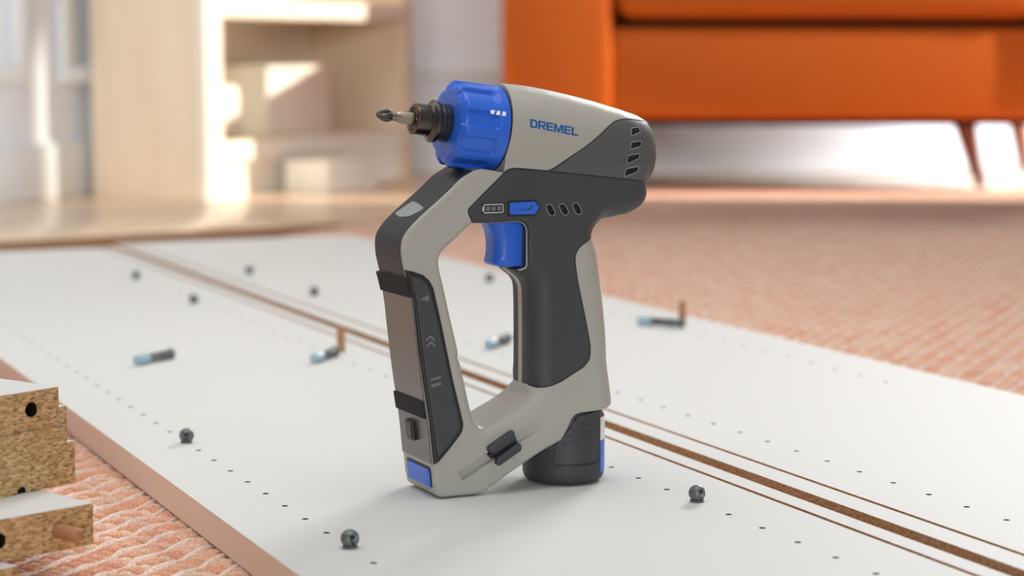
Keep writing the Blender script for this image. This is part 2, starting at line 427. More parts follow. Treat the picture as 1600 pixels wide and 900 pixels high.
# pale warp threads between the rows
tv = []; tf = []
for r in range(0, 139):
    yl = -(r + 1) * ROWP
    xs = np.arange(-3.5, 1.15, .011)
    X = RUG_O.x + xs * ROW.x - yl * ACR.x; Y = RUG_O.y + xs * ROW.y - yl * ACR.y
    P = 800 + 3300 * X / np.maximum(Y, .01)
    k = (Y > .55) & (Y < 3.6) & (P > -900) & (P < 2500)
    xs = xs[k]
    if len(xs) < 3: continue
    b0 = len(tv)
    for j, x in enumerate(xs):
        yy = yl + .0006 * math.sin(x * 330 + r * 2) + rng.normal(0, .0003); w = .0019 + .0006 * math.sin(x * 640 + r)
        z = -.0012 + .0011 * math.sin(x * 740 + r * 1.7)
        tv += [(x, yy - w, z - .0028), (x, yy - w * .5, z), (x, yy + w * .5, z), (x, yy + w, z - .0028)]
        if j:
            a = b0 + (j - 1) * 4; b = b0 + j * 4
            tf += [(a, b, b + 1, a + 1), (a + 1, b + 1, b + 2, a + 2), (a + 2, b + 2, b + 3, a + 3)]
me = bpy.data.meshes.new('warp_threads'); me.from_pydata(tv, [], tf)
ca_ = me.color_attributes.new('tint', 'FLOAT_COLOR', 'POINT'); ca_.data.foreach_set('color', np.tile(np.array((1.0, .80, .70, 1)), (len(tv), 1)).ravel())
me.polygons.foreach_set('use_smooth', [True] * len(me.polygons)); me.materials.append(M['yarn'])
o = bpy.data.objects.new('warp_threads', me); COL.objects.link(o); o.parent = rug; o['kind'] = 'stuff'; o['label'] = 'pale pink threads running between the stitch rows'

# =================================================================== WHITE PANELS (local x along the panel, local y to its right)
DD = Vector((-.40227, .91552)); pa = math.atan2(DD.y, DD.x)
def at_de(d, e): return Vector((d * -.40227 + e * .91552, d * .91552 + e * .40227))
def side_panel(label, e0, e1, d0, d1, groove_e, rows_, raw_right, raw_left):
    """top face with real drilled holes and a milled groove; coordinates (d, -e)"""
    root = empty('side_panel', (0, 0, 0), pa); tag(root, label, 'panel', 'white furniture side panels on the rug')
    gw, gd = .0030, .005
    strips = [(e0, groove_e - gw / 2), (groove_e + gw / 2, e1)]
    V = []; F = []; FM = []
    def add(vs, fs, mi):
        b = len(V); V.extend(vs); F.extend([tuple(b + i for i in f) for f in fs]); FM.extend([mi] * len(fs))
    cup_v = []; cup_f = []
    for (a, b) in strips:
        hs = [(d, e) for (e, s, n) in rows_ for d in [s + .0322 * i for i in range(n)] if a < e < b]
        poly = dense([(d0, -b), (d1, -b), (d1, -a), (d0, -a)], .08)
        pts = list(poly); loops = [(list(range(len(poly))), True)]; hl = []
        for (d, e) in hs:
            c = [(d + .0017 * math.cos(t), -e + .0017 * math.sin(t)) for t in np.linspace(0, 2 * math.pi, 13)[:-1]]
            i0 = len(pts); pts += c; loops.append((list(range(i0, i0 + 12)), True)); hl.append(c)
            b0 = len(cup_v); cup_v += [(x, y, T) for x, y in c] + [(x, y, T - .008) for x, y in c]
            cup_f += [(b0 + i, b0 + 12 + i, b0 + 12 + (i + 1) % 12, b0 + (i + 1) % 12) for i in range(12)] + [tuple(b0 + 12 + i for i in range(12))]
        P, tri, _ = triangulate(pts, loops, poly, hl)
        add([(x, y, T) for x, y in P], tri.tolist(), 0)
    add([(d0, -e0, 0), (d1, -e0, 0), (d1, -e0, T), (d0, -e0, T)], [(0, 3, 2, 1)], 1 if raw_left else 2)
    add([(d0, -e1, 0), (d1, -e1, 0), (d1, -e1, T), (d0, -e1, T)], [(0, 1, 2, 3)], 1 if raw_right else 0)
    add([(d1, -e0, 0), (d1, -e1, 0), (d1, -e1, T), (d1, -e0, T)], [(0, 3, 2, 1)], 1)
    add([(d0, -e0, 0), (d0, -e1, 0), (d0, -e1, T), (d0, -e0, T)], [(0, 1, 2, 3)], 1)
    add([(d0, -e0, 0), (d1, -e0, 0), (d1, -e1, 0), (d0, -e1, 0)], [(0, 1, 2, 3)], 0)
    mesh_obj('board', V, F, None, root, mats=[M['white'], M['chip_edge'], M['edge_bounce_tint']], fmat=FM)
    g0, g1 = -(groove_e + gw / 2), -(groove_e - gw / 2)
    mesh_obj('groove', [(d0, g0, T), (d0, g0, T - gd), (d0, g1, T - gd), (d0, g1, T), (d1, g0, T), (d1, g0, T - gd), (d1, g1, T - gd), (d1, g1, T)],
             [(0, 4, 5, 1), (1, 5, 6, 2), (2, 6, 7, 3)], M['chip_edge'], root)['label'] = 'brown raw chipboard groove along the back edge'
    o = mesh_obj('drilled_hole', cup_v, cup_f, M['hole'], root); o['kind'] = 'stuff'; o['label'] = 'rows of small dark drilled holes'
    return root
HL = (.3120, .8624 - .0322 * 10, 26); HL2 = (.3120, .8624 + .0322 * 16, 12)
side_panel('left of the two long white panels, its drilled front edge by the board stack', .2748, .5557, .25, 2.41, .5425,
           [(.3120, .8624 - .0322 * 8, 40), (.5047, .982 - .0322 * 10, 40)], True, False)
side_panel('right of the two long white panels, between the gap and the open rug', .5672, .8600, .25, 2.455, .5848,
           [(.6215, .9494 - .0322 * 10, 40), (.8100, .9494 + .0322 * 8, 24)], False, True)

# pale board on the floor behind the panels, dowels in its edge
b0 = Vector((-.62, 2.640)); b1 = Vector((-.235, 2.915))
bd = (b1 - b0).normalized(); bn = Vector((-bd.y, bd.x))
pb = empty('floor_board', (b1.x, b1.y, FZ), math.atan2(bd.y, bd.x)); tag(pb, 'pale wooden board lying flat on the floor between the panels and the bookcase', 'board')
box('top', -1.2, 0, .001, .42, 0, .0165, M['pale_board'], pb, bev=.001)
e_ = box('front_edge', -1.2, 0, -.0006, .001, .0004, .016, M['board_edge'], pb)
for s in (-.505, -.33, -.09):
    v, f = lathe([(-.012, .0032), (-.011, .004), (.0, .004)], 14); o = mesh_obj('dowel', v, f, M['board_edge'], pb, 40); o.location = (s, 0, .009); o.rotation_euler = (0, 0, rad(90))

# =================================================================== CHIPBOARD STACK AT THE LEFT
def stack_board(label, corner, fdir, profile, holes, length, z0, right_raw=False):
    """profile (q, z): q runs to the left along the end face from the right corner; holes (q, z, r, depth)"""
    f = Vector(fdir).normalized(); ang_ = math.atan2(f.y, f.x)
    root = empty('chipboard_offcut', (corner[0], corner[1], z0), ang_); tag(root, label, 'board', 'stacked chipboard furniture pieces')
    prof = ccw(profile); pts = list(prof); loops = [(list(range(len(prof))), True)]; hl = []; n = len(prof)
    cup_v = []; cup_f = []
    for (q, z, r, dp) in holes:
        c = [(q + r * (1 + .06 * math.sin(3 * t + q * 900)) * math.cos(t), z + r * math.sin(t)) for t in np.linspace(0, 2 * math.pi, 21)[:-1]]
        i0 = len(pts); pts += c; loops.append((list(range(i0, i0 + 20)), True)); hl.append(c)
        b = len(cup_v); cup_v += [(x, 0, y) for x, y in c] + [(x, -dp, y) for x, y in c]
        cup_f += [(b + i, b + (i + 1) % 20, b + 20 + (i + 1) % 20, b + 20 + i) for i in range(20)] + [tuple(b + 20 + i for i in range(20))]
    P, tri, _ = triangulate(pts, loops, prof, hl)
    mesh_obj('end_grain', [(x, 0, y) for x, y in P], tri.tolist(), M['chip'], root)['label'] = 'brown chipboard end face'
    v = [(q, -.0002, z) for q, z in prof] + [(q, -length, z) for q, z in prof]
    mesh_obj('melamine_skin', v, [(i, i + n, (i + 1) % n + n, (i + 1) % n) for i in range(n)] + [tuple(n + i for i in range(n))], M['white'], root)['label'] = 'white melamine faces'
    if cup_v: 
        o = mesh_obj('bore', cup_v, cup_f, M['hole'] if len(holes) else M['hole'], root)
    return root
# local y negative runs away from the camera: f=(-.70,-.71) -> -y = (-.71,.70)
sb3 = stack_board('chipboard piece with a fluted dowel in its end, low in the stack at bottom left', (-.1920, .9505), (-.704, -.71),
            [(0, 0), (.10, 0), (.10, .019), (0, .019)], [(.0185, .0093, .0037, .012), (.0495, .0095, .0036, .012)], .30, .0162)
o = None
v, f = [], []
nfl = 40; prof = [(-.012, .0035), (.0115, .0035), (.0138, .0033), (.0152, .0026), (.0154, .0022)]
for s, r in prof:
    for i in range(nfl):
        a = 2 * math.pi * i / nfl; rr = r * (1 - .06 * (i % 2)); v.append((s, rr * math.cos(a), rr * math.sin(a)))
for k in range(len(prof) - 1):
    for i in range(nfl): f.append((k * nfl + i, k * nfl + (i + 1) % nfl, (k + 1) * nfl + (i + 1) % nfl, (k + 1) * nfl + i))
f.append(tuple((len(prof) - 1) * nfl + i for i in range(nfl)))
DOWEL_ME = None
dw = mesh_obj('dowel_pin', v, f, M['dowel'], sb3, 30); dw.location = (.0185, 0, .0093); dw.rotation_euler = (0, 0, rad(90)); dw['label'] = 'fluted wooden dowel'
thick = stack_board('thick chipboard piece with a stepped edge, in the middle of the stack', (-.2094, .9967), (-.606, -.796),
            [(0, 0), (.0290, 0), (.0295, .0022), (.0312, .0031), (.0335, .0030), (.0352, .0020), (.0356, 0), (.10, 0), (.10, .0288), (.0085, .0288), (.0085, .0378), (.0045, .0378), (.0045, .0202), (0, .0202)], [], .28, .0354)
box('notch_shade', .0288, .0360, -.014, -.0015, 0, .0031, M['hole'], thick)  # dark plug in the notch, standing in for the shade inside
stack_board('thin chipboard piece with one round hole in its end, topmost of the stack', (-.2150, .9894), (-.606, -.796),
            [(0, 0), (.10, 0), (.10, .0185), (0, .0185)], [(.0166, .0098, .0036, .012)], .26, .0645)
stack_board('lowest chipboard piece of the stack, lying on the rug', (-.2170, .9085), (-.704, -.71),
            [(0, 0), (.10, 0), (.10, .0158), (0, .0158)], [], .30, .0003)

# =================================================================== SMALL FITTINGS ON THE PANELS
def place_tree(root, loc, rz, label):
    r = root.copy(); COL.objects.link(r); r.location = loc; r.rotation_euler = (root.rotation_euler[0], root.rotation_euler[1], rz); r['label'] = label
    for ch in root.children:
        c = ch.copy(); COL.objects.link(c); c.parent = r
    return r
def screw_head():
    """zinc connecting bolt, screwed in so that only its round slotted head stands above the panel"""
    root = empty('connecting_bolt', (0, 0, T)); tag(root, 'x', 'bolt', 'zinc bolts screwed into the panels')
    n = 40; R0 = .0043; prof = [(-.004, .0018), (.0002, .0019), (.0005, .0026)] + [(R0 - .0001 - R0 * .97 * math.cos(t), R0 * math.sin(t)) for t in np.linspace(.72, math.pi - .12, 26)]
    v, f = lathe(prof, n)
    vv = []; cu = Vector((.0043 * math.cos(-1.05), .0043 * math.sin(-1.05), .0048))
    for z, x, y in v:                                           # a wedge-shaped bay opens in the side of the round head
        p = Vector((x, y, z)); k = 0
        if z > .001:
            d = p - cu; t = Vector((-math.sin(-1.05), math.cos(-1.05), 0)); h = abs(d.dot(t)); w = .0019 - .55 * max(0, -(d.z + .0006)) ; w = max(w, .0003)
            if p.x * math.cos(-1.05) + p.y * math.sin(-1.05) > 0 and -.0032 < d.z < .0012: k = 1 / (1 + (h / w) ** 6)
        vv.append((x * (1 - .55 * k), y * (1 - .55 * k), z))
    mesh_obj('head', vv, f, M['zinc'], root, 30)
    c, sn = math.cos(-1.05), math.sin(-1.05); bm = bmesh.new(); box_bm(bm, -.0011, .0011, -.0011, .0011, .0042, .0058, .0003, 1, Matrix.Translation((c * .0017, sn * .0017, 0)) @ Matrix.Rotation(-1.05, 4, 'Z'))
    bm_obj('slot', bm, M['black'], root)
    v, f = lathe([(0, .0034), (.0005, .0036), (.0010, .0032)], n); mesh_obj('collar', [(y, z, x) for x, y, z in v], f, M['zinc'], root, 35)
    return root
sh = screw_head()
cams = [(.8937, .3120, 'slotted zinc bolt head nearest the camera, in front of the power tool'),
        (1.1775, .3120, 'slotted zinc bolt head by the front edge of the left panel, beside the board stack'),
        (.9175, .5047, 'slotted zinc bolt head right of the battery, by the groove of the left panel'),
        (2.0606, .4976, 'blurred zinc bolt head near the far end of the left panel'),
        (1.8388, .4960, 'second blurred zinc bolt head from the far end of the left panel'),
        (2.0621, .6147, 'blurred zinc bolt head near the far end of the right panel'),
        (1.8525, .6139, 'second blurred zinc bolt head from the far end of the right panel'),
        (1.8978, .8098, 'blurred zinc bolt head seen through the open frame of the power tool')]
for k, (d, e, lab) in enumerate(cams):
    p = at_de(d, e)
    if k == 0: sh.location = (p.x, p.y, T + .0002); sh.rotation_euler = (0, 0, .15); sh['label'] = lab; first = sh
    else:
        place_tree(first, (p.x, p.y, T + .0002), [0, -.5, .35, 1, 2, 3, 4, 5][k], lab)

def loose_bolt():
    root = empty('dowel_bolt', (0, 0, 0)); tag(root, 'x', 'bolt', 'loose dowel bolts lying on the panels')
    prof = [(-.020, .0004), (-.0195, .0022)]
    for i in range(9): prof += [(-.0185 + i * .0014, .0031), (-.0178 + i * .0014, .0023)]
    prof += [(-.005, .0031), (.002, .0034), (.0025, .0026), (.006, .0026), (.0066, .0034), (.008, .0040), (.0100, .0038), (.011, .002)]
    v, f = lathe(prof, 20); mesh_obj('threaded_shaft', v, f, M['zinc'], root, 35)
    v, f = lathe([(-.0305, .0012), (-.0300, .0032), (-.027, .0037), (-.0175, .0039), (-.0172, .0030)], 20)
    mesh_obj('plastic_sleeve', v, f, M['bolt_plastic'], root, 35)['label'] = 'pale blue plastic sleeve'
    return root
lb = loose_bolt()
bolts = [((-.2555, 1.5300), 1.05, 'loose zinc bolt with a pale blue sleeve, alone on the left panel'),
         ((-.1340, 1.5420), 1.25, 'loose zinc bolt lying beside the dowel that stands on the left panel'),
         ((.1309, 1.7186), -.5, 'loose zinc bolt lying beside the dowel that stands on the right panel'),
         ((-.0070, 1.6150), 1.2, 'loose zinc bolt seen through the open frame of the power tool')]
for k, (p, a, lab) in enumerate(bolts):
    loc = (p[0], p[1], T + .0040)
    if k == 0: lb.location = loc; lb.rotation_euler = (0, 0, a); lb['label'] = lab
    else: place_tree(lb, loc, a, lab)
def standing_dowel(p, label):
    v, f = lathe([(-.006, .0031), (.0, .0031), (.0185, .0031), (.0200, .0026), (.0203, .002)], 24)
    o = mesh_obj('wooden_dowel', [(y, z, x) for x, y, z in v], f, M['dowel'], None, 35); o.location = (p[0], p[1], T); tag(o, label, 'dowel', 'wooden dowels standing in the panels')
standing_dowel((-.1286, 1.5744), 'wooden dowel standing upright in the left panel, by the gap')
standing_dowel((.1407, 1.7314), 'wooden dowel standing upright in the right panel, by its edge at the open rug')

# =================================================================== BOOKCASE (local x along its front, local y into it)
FL = Vector((-.520, 3.60)); fa = math.atan2(.9086, .4177)
bc = empty('bookcase', (FL.x, FL.y, FZ), fa); tag(bc, 'pale open bookcase with white front edges standing against the left wall', 'bookcase')
Wd, Dp, Hh = .76, .235, 1.15
box('side', 0, .018, .018, Dp, 0, Hh, M['birch'], bc, bev=.0015); box('side', Wd - .018, Wd, .018, Dp, 0, Hh, M['birch'], bc, bev=.0015)
o = box('stile', 0, .055, 0, .018, 0, Hh, M['cream'], bc, bev=.002); o['label'] = 'white front upright'
o = box('stile', Wd - .03, Wd, 0, .018, 0, Hh, M['birch'], bc, bev=.002)
box('back', .018, Wd - .018, Dp - .008, Dp, .02, Hh, M['cream'], bc)  # painted paler than the birch, light put into the colour to brighten the interior
box('plinth', .055, Wd - .03, .012, .026, 0, .062, M['cream'], bc)['label'] = 'white kick board'
for z in (.064, .312, .60, .88, 1.12):
    s = box('shelf', .018, Wd - .018, .004, Dp - .008, z, z + .033, M['birch'], bc); s['kind'] = 'thing'
    box('lipping', .055, Wd - .03, 0, .004, z, z + .033, M['cream'], s)['label'] = 'white front edge'
def on_shelf(x, y, z): 
    p = Matrix.Rotation(fa, 3, 'Z') @ Vector((x, y, 0)); return (FL.x + p.x, FL.y + p.y, FZ + z)
cb = empty('storage_box', on_shelf(.30, .06, .0972), fa); tag(cb, 'cream storage box standing on the low shelf of the bookcase', 'box')
box('body', 0, .24, 0, .13, 0, .12, M['cream'], cb, bev=.003); box('lid', -.003, .243, -.003, .133, .112, .128, M['cream'], cb, bev=.003)
bk = empty('flat_carton', on_shelf(.24, -.10, .0), fa); tag(bk, 'white carton on the floor in front of the bookcase', 'box')
box('body', 0, .18, 0, .09, 0, .058, M['cream'], bk, bev=.003); box('flap', 0, .18, .002, .045, .0582, .0595, M['cream'], bk)
o = box('folded_cloth', 0, .11, 0, .14, 0, .095, M['cream'], bev=.012, seg=3); o.location = on_shelf(.10, .06, .0972); o.rotation_euler = (0, 0, fa); tag(o, 'pale folded blanket on the low shelf, left of the cream box', 'blanket')

# =================================================================== SOFA
sofa = empty('sofa', (-.015, 3.70, 0), rad(.5)); tag(sofa, 'small orange leather sofa on tapered brown legs by the back wall', 'sofa')
SB = .123
box('base', .19, .94, .0, .60, SB, .282, M['leather'], sofa, bev=.012, seg=3)
def arm(x0, x1):
    box('arm', x0, x1, -.012, .62, SB, .46, M['leather'], sofa, bev=.022, seg=4)
arm(0, .192); arm(.935, 1.07)
box('seat_cushion', .197, .930, -.012, .50, .297, .41, M['leather'], sofa, bev=.03, seg=4)
box('seat_gap_shade', .19, .92, .03, .60, .28, .298, M['hole'], sofa)  # dark filler between base and cushion, standing in for shade in the gap
box('back', .19, .92, .48, .62, .28, .72, M['leather'], sofa, bev=.04, seg=4)
box('back_cushion', .20, .91, .36, .49, .415, .70, M['leather'], sofa, bev=.05, seg=4)
box('underside', .02, 1.05, .03, .60, SB - .012, SB + .002, M['hole'], sofa)
def sofa_leg(x, y, lean, ly):
    v = []; f = []
    for k, (z, r) in enumerate(((SB - .01, .021), (.06, .016), (.0, .011))):
        t = (SB - z) / SB
        for i in range(16):
            a = 2 * math.pi * i / 16; v.append((x + lean * t + r * math.cos(a), y + ly * t + r * math.sin(a), z))
    for k in range(2):
        for i in range(16): f.append((k * 16 + i, (k + 1) * 16 + i, (k + 1) * 16 + (i + 1) % 16, k * 16 + (i + 1) % 16))
    f.append(tuple(range(16))); f.append(tuple(reversed([32 + i for i in range(16)])))
    mesh_obj('leg', v, f, M['sofa_leg'], sofa, 40)
sofa_leg(.82, .07, .035, .0); sofa_leg(.14, .07, -.0, .0)
sofa_leg(.14, .53, 0, 0); sofa_leg(1.03, .53, 0.02, 0)
# =================================================================== POWER TOOL (local x = u to the back, local -y = w to the near side, local z = v up)
tool = empty('power_tool', (-.04542, 1.0657, T + .0008), rad(25))
tag(tool, 'grey and blue cordless power screwdriver standing upright on the left white panel', 'screwdriver')
def L3(u, v, w): return (u * 1e-3, -w * 1e-3, v * 1e-3)

# ---- outlines
front = spline([(20.4, 164.6), (13.4, 160.6), (6.4, 154.5), (-1.2, 148.3), (-8.8, 142.2), (-15, 136.2), (-18, 131.7), (-18.8, 127.3), (-18.5, 122), (-17.6, 117.4), (-13.5, 101), (-11.2, 81.4), (-8.6, 60.3), (-5.5, 39.7), (-3.2, 17.6), (-2.0, 5)])
toe = spline([(-2.0, 5), (-1.2, 2), (.6, .5), (3, .0), (10, -.1), (18, -.1), (24.1, .2), (26.5, 1.0), (28.5, 2.4)])
bottom = spline([(28.5, 2.4), (36.5, 7.4), (45.1, 12.4), (57.7, 19.5), (64, 22.2), (67.6, 24.2), (70.2, 27.4), (72.4, 31.5), (74.8, 35.6), (77.2, 37.4), (80, 37.9), (90.2, 38.5), (97.0, 39.4), (102.5, 41.0)])
gback = spline([(102.5, 41.0), (102.6, 50), (102.0, 63.3), (101.1, 79.2), (99.6, 93.1), (98.3, 101.6), (97.3, 109), (96.2, 116.6), (95.3, 124.3), (95.1, 129.3)])
hlow = spline([(95.1, 129.3), (96.9, 133), (100.2, 135.8), (106.1, 138), (114.4, 139.8), (120.5, 143.1), (124.3, 147.9), (126.2, 153.1), (126.4, 155.8)])
hback = spline([(126.4, 155.8), (128.8, 164), (130.4, 170.7), (131.0, 177.4), (130.2, 181.6), (128.6, 185.2), (126.4, 187.5)])
btop = spline([(126.4, 187.5), (120.9, 190.9), (109.4, 194.5), (94.3, 198.7), (79.4, 202.3), (64.7, 205.3), (53.7, 207.0), (43.0, 207.9)])
bseam = [(43.0, 207.9), (37.0, 163.2)]; bseam = spline(bseam)
under = spline([(37.0, 163.2), (28, 165.0), (24, 165.4), (20.4, 164.6)])
hole_bar = spline([(20.3, 138.2), (16.5, 135.4), (11, 130.5), (5.6, 126.2), (2.8, 123.2), (1.9, 120), (2.4, 115.2), (4, 109), (7.8, 92.3), (12.4, 72.6), (15.6, 58.6), (18.6, 45), (20.2, 39.6), (21.6, 36.6), (23.8, 34.4), (26.4, 33.7), (29.4, 34.4), (37.6, 38.2), (48.5, 43.6), (53, 47.5), (54.6, 53.0)])
grip_f = spline([(54.6, 53.0), (54.7, 62), (54.7, 85), (54.5, 98), (54.0, 104), (52.2, 107.4), (48.5, 110.6), (45.2, 113.2)])
trig_f = chain(spline([(45.2, 113.2), (49.2, 113.6), (51.2, 114.8), (51.6, 117)]), spline([(51.6, 117), (51.6, 132.6)]), spline([(51.6, 132.6), (51, 135.4), (49, 137.4), (46, 138.4)]), spline([(46, 138.4), (31, 138.2)]))
lip = spline([(31, 138.2), (20.3, 138.2)])
tip = chain(spline([(20.3, 138.2), (17.5, 143.6), (17.4, 145), (18.4, 146.4)]), spline([(18.4, 146.4), (28.7, 155.6), (37.6, 163.4), (38.8, 164.4), (40.4, 164.9)]), spline([(40.4, 164.9), (42.9, 165.2), (62.1, 163.5)]))
capseam = spline([(62.1, 163.5), (64.6, 164.3), (70.6, 167.6), (80.3, 173.8), (89.2, 180.1), (97, 185.6), (101.6, 187.9), (107, 189.0), (114, 188.8), (120, 188.1), (126.4, 187.5)])
midseam = spline([(62.1, 163.5), (74.9, 161.9), (88.1, 160.4), (101.5, 158.8), (115, 157.2), (126.4, 155.8)])
gripR = spline([(95.1, 129.3), (88.6, 127.6), (82.6, 124.9), (79.6, 121.8), (78.5, 118.2), (79, 112.5), (80.1, 105.8), (83.5, 90.9), (86.2, 78.4), (87.5, 69.6), (86.7, 64.8), (83.6, 61.5), (77.2, 58.2), (68.6, 54.2), (61.1, 52.4), (57.4, 52.2), (54.6, 53.0)])
R_ = lambda s: list(reversed(s))
SOUT = chain(front, toe, bottom, gback, hlow, hback, btop, bseam, under)
SHOLE = chain(hole_bar, grip_f, trig_f, lip)
G_poly = ccw(chain(btop, bseam, under, front, toe, bottom, gback, gripR, R_(hole_bar), tip, capseam))
D2_poly = ccw(chain(tip, midseam, R_(hlow), gripR, grip_f, trig_f, lip))
D1_poly = ccw(chain(R_(midseam), capseam, R_(hback)))

# ---- half thickness of the body above its middle plane
UT = np.array([20, 43, 53.7, 64.7, 79.4, 94.3, 109.4, 120.9, 126.4, 132]); VT = np.array([209.5, 207.9, 207, 205.3, 202.3, 198.7, 194.5, 190.9, 188.2, 182])
RU = np.array([20, 43, 60, 80, 100, 120, 132]); RR = np.array([22.3, 22.3, 21.6, 20.4, 18.8, 17.0, 15.5])
RIMS = [(front, 1.6), (toe, 2.5), (bottom[:len(bottom) // 2], 2.5), (bottom[len(bottom) // 2:], 1.0), (gback, 13), (chain(hlow[len(hlow) // 5:]), 12), (hback, 13), (hlow[:len(hlow) // 5 + 1], 12.5),
        (hole_bar[:len(hole_bar) // 2], 3.5), (hole_bar[len(hole_bar) // 2:], 5), (grip_f, 11), (trig_f, 2.0), (lip, 2.0)]
def cs(u, v):                                                   # groove the belt clip slides in
    a = np.array((11.6, 10.2)); b = np.array((66.0, 39.6)); d = (b - a) / np.linalg.norm(b - a)
    t = (u - a[0]) * d[0] + (v - a[1]) * d[1]; n = -(u - a[0]) * d[1] + (v - a[1]) * d[0]; return t / np.linalg.norm(b - a), n
def half(P):
    P = np.asarray(P, float); u, v = P[:, 0], P[:, 1]
    vt = np.interp(u, UT, VT); R = np.interp(u, RU, RR); vc = vt - R
    q = R * R - (v - vc) ** 2; Hb = np.sqrt(np.maximum(q, 0))
    Hb = Hb * np.sqrt(np.maximum(1 - np.maximum((u - 108) / 25.5, 0) ** 2, 0)); Hb = np.where(u < 30, 0, Hb)
    bar = 20.6 - 1.9 * sst(15, 115, v)
    grip = 16.2 + 5.6 * sst(64, 34, v) + 1.2 * sst(122, 150, v)
    g = sst(30, 60, u); Hc = bar * (1 - g) + grip * g
    for c, r in RIMS:
        a, b = seg_arrays(c, False); d = dist_to(P, a, b)
        k = np.minimum(d / r, 1)
        Hc = np.where(d < r, np.minimum(Hc, Hc - r + r * np.sqrt(np.maximum(1 - (1 - k) ** 2, 0))), Hc)
    # barrel takes over above its axis
    Hf = Hc * np.where(u > 30, sst(vc + 4, vc - 12, v), 1)
    k = 2.2; h = np.clip(.5 + .5 * (Hf - Hb) / k, 0, 1); H = Hb * (1 - h) + Hf * h + k * h * (1 - h) * np.where((Hb > .5) & (Hf > .5), 1, 0)
    t, n = cs(u, v)
    dep = 2.5 * sst(1.02, .45, t) * np.where(t > 0, 1, 0)
    H = H - dep * sst(2.75, 2.35, np.abs(n))
    return np.maximum(H, .25)
SA, SB_ = seg_arrays(SOUT); HA, HB = seg_arrays(SHOLE); SILA, SILB = np.vstack([SA, HA]), np.vstack([SB_, HB])

def body_patch(name, poly, m, parent, lift=0, slots=(), hole_wall=None, extra=(), step=1.15):
    """one moulded skin of the body: both sides, the walls at the silhouette and a narrow sunk joint where it meets its neighbour"""
    pl = np.array(poly)
    def sil(P): return dist_to(P, SILA, SILB) < .03
    pts = [tuple(p) for p in pl]; loops = [(list(range(len(pts))), True)]
    a, b = seg_arrays(pl)
    for s in slots:
        i0 = len(pts); pts += list(s); loops.append((list(range(i0, len(pts))), True))
    hs = [np.array(s) for s in slots]
    for lp in extra:
        i0 = len(pts); pts += list(lp); loops.append((list(range(i0, len(pts))), False))
    nb = len(pts)
    add = []
    for off in (.18, .5, 1.0, 1.8, 2.8, 4.2, 6):
        q = offset(poly, off); ok = inside(q, poly); ok[ok] &= dist_to(q[ok], a, b) > off * .9
        if off > 2: ok[1::2] = False
        add.append(q[ok])
    gx, gy = np.meshgrid(np.arange(pl[:, 0].min(), pl[:, 0].max(), step), np.arange(pl[:, 1].min(), pl[:, 1].max(), step)); gx = gx + (np.arange(gx.shape[0]) % 2)[:, None] * step / 2
    q = np.stack([gx.ravel(), gy.ravel()], 1); q = q[inside(q, poly)]; d = dist_to(q, a, b); add.append(q[d > 1.0])
    q = np.vstack(add)
    for s in hs:
        sa, sb = seg_arrays(s); q = q[(dist_to(q, sa, sb) > .35) & ~inside(q, s)]
    for lp in extra:
        sa, sb = seg_arrays(lp, False); q = q[dist_to(q, sa, sb) > .2]
    # drop points that sit on top of each other
    key = np.round(q / .12).astype(int); _, iu = np.unique(key, axis=0, return_index=True); q = q[iu]
    pts += [tuple(x) for x in q]
    P, tri, org = triangulate(pts, loops, poly, slots)
    org = np.array(org)
    H = half(P) + lift
    on = dist_to(P, a, b); issil = sil(P); seam = (on < .03) & ~issil
    near = np.where(on < .03, 0, on)
    # distance to the joints only
    sm = np.array([not x for x in sil((a + b) / 2)])
    if sm.any():
        dj = dist_to(P, a[sm], b[sm]); H = H - .85 * (1 - np.sqrt(1 - (1 - np.clip(dj / .7, 0, 1)) ** 2))
    H = np.maximum(H, .2)
    n = len(P)
    V = [L3(P[i, 0], P[i, 1], H[i]) for i in range(n)] + [L3(P[i, 0], P[i, 1], -H[i]) for i in range(n)]
    F = [tuple(t) for t in tri] + [(t[0] + n, t[2] + n, t[1] + n) for t in tri]
    # border edges
    ed = {}
    for t in tri:
        for x, y in ((t[0], t[1]), (t[1], t[2]), (t[2], t[0])): ed[(x, y)] = 1
    walls = []
    for (x, y) in ed:
        if (y, x) not in ed: walls.append((x, y))
    for (x, y) in walls:
        mid = (P[x] + P[y])[None] / 2
        inslot = any(dist_to(mid, *seg_arrays(s))[0] < .03 for s in hs)
        s_ = bool(sil(mid)[0]) and not inslot
        hx, hy = H[x], H[y]
        if s_:
            if hole_wall is not None and dist_to(mid, HA, HB)[0] < .05:
                w = hole_wall; i0 = len(V)
                V += [L3(P[x, 0], P[x, 1], min(w, hx)), L3(P[y, 0], P[y, 1], min(w, hy)), L3(P[x, 0], P[x, 1], -min(w, hx)), L3(P[y, 0], P[y, 1], -min(w, hy))]
                F += [(y, x, i0, i0 + 1), (x + n, y + n, i0 + 3, i0 + 2)]
            else: F.append((y, x, x + n, y + n))
        else:
            dp = 1.8 if inslot else 2.5; i0 = len(V)
            V += [L3(P[x, 0], P[x, 1], max(hx - dp, 0)), L3(P[y, 0], P[y, 1], max(hy - dp, 0)), L3(P[x, 0], P[x, 1], -max(hx - dp, 0)), L3(P[y, 0], P[y, 1], -max(hy - dp, 0))]
            F += [(y, x, i0, i0 + 1), (x + n, y + n, i0 + 3, i0 + 2)]
    o = mesh_obj(name, V, F, m, parent, 38)
    return o

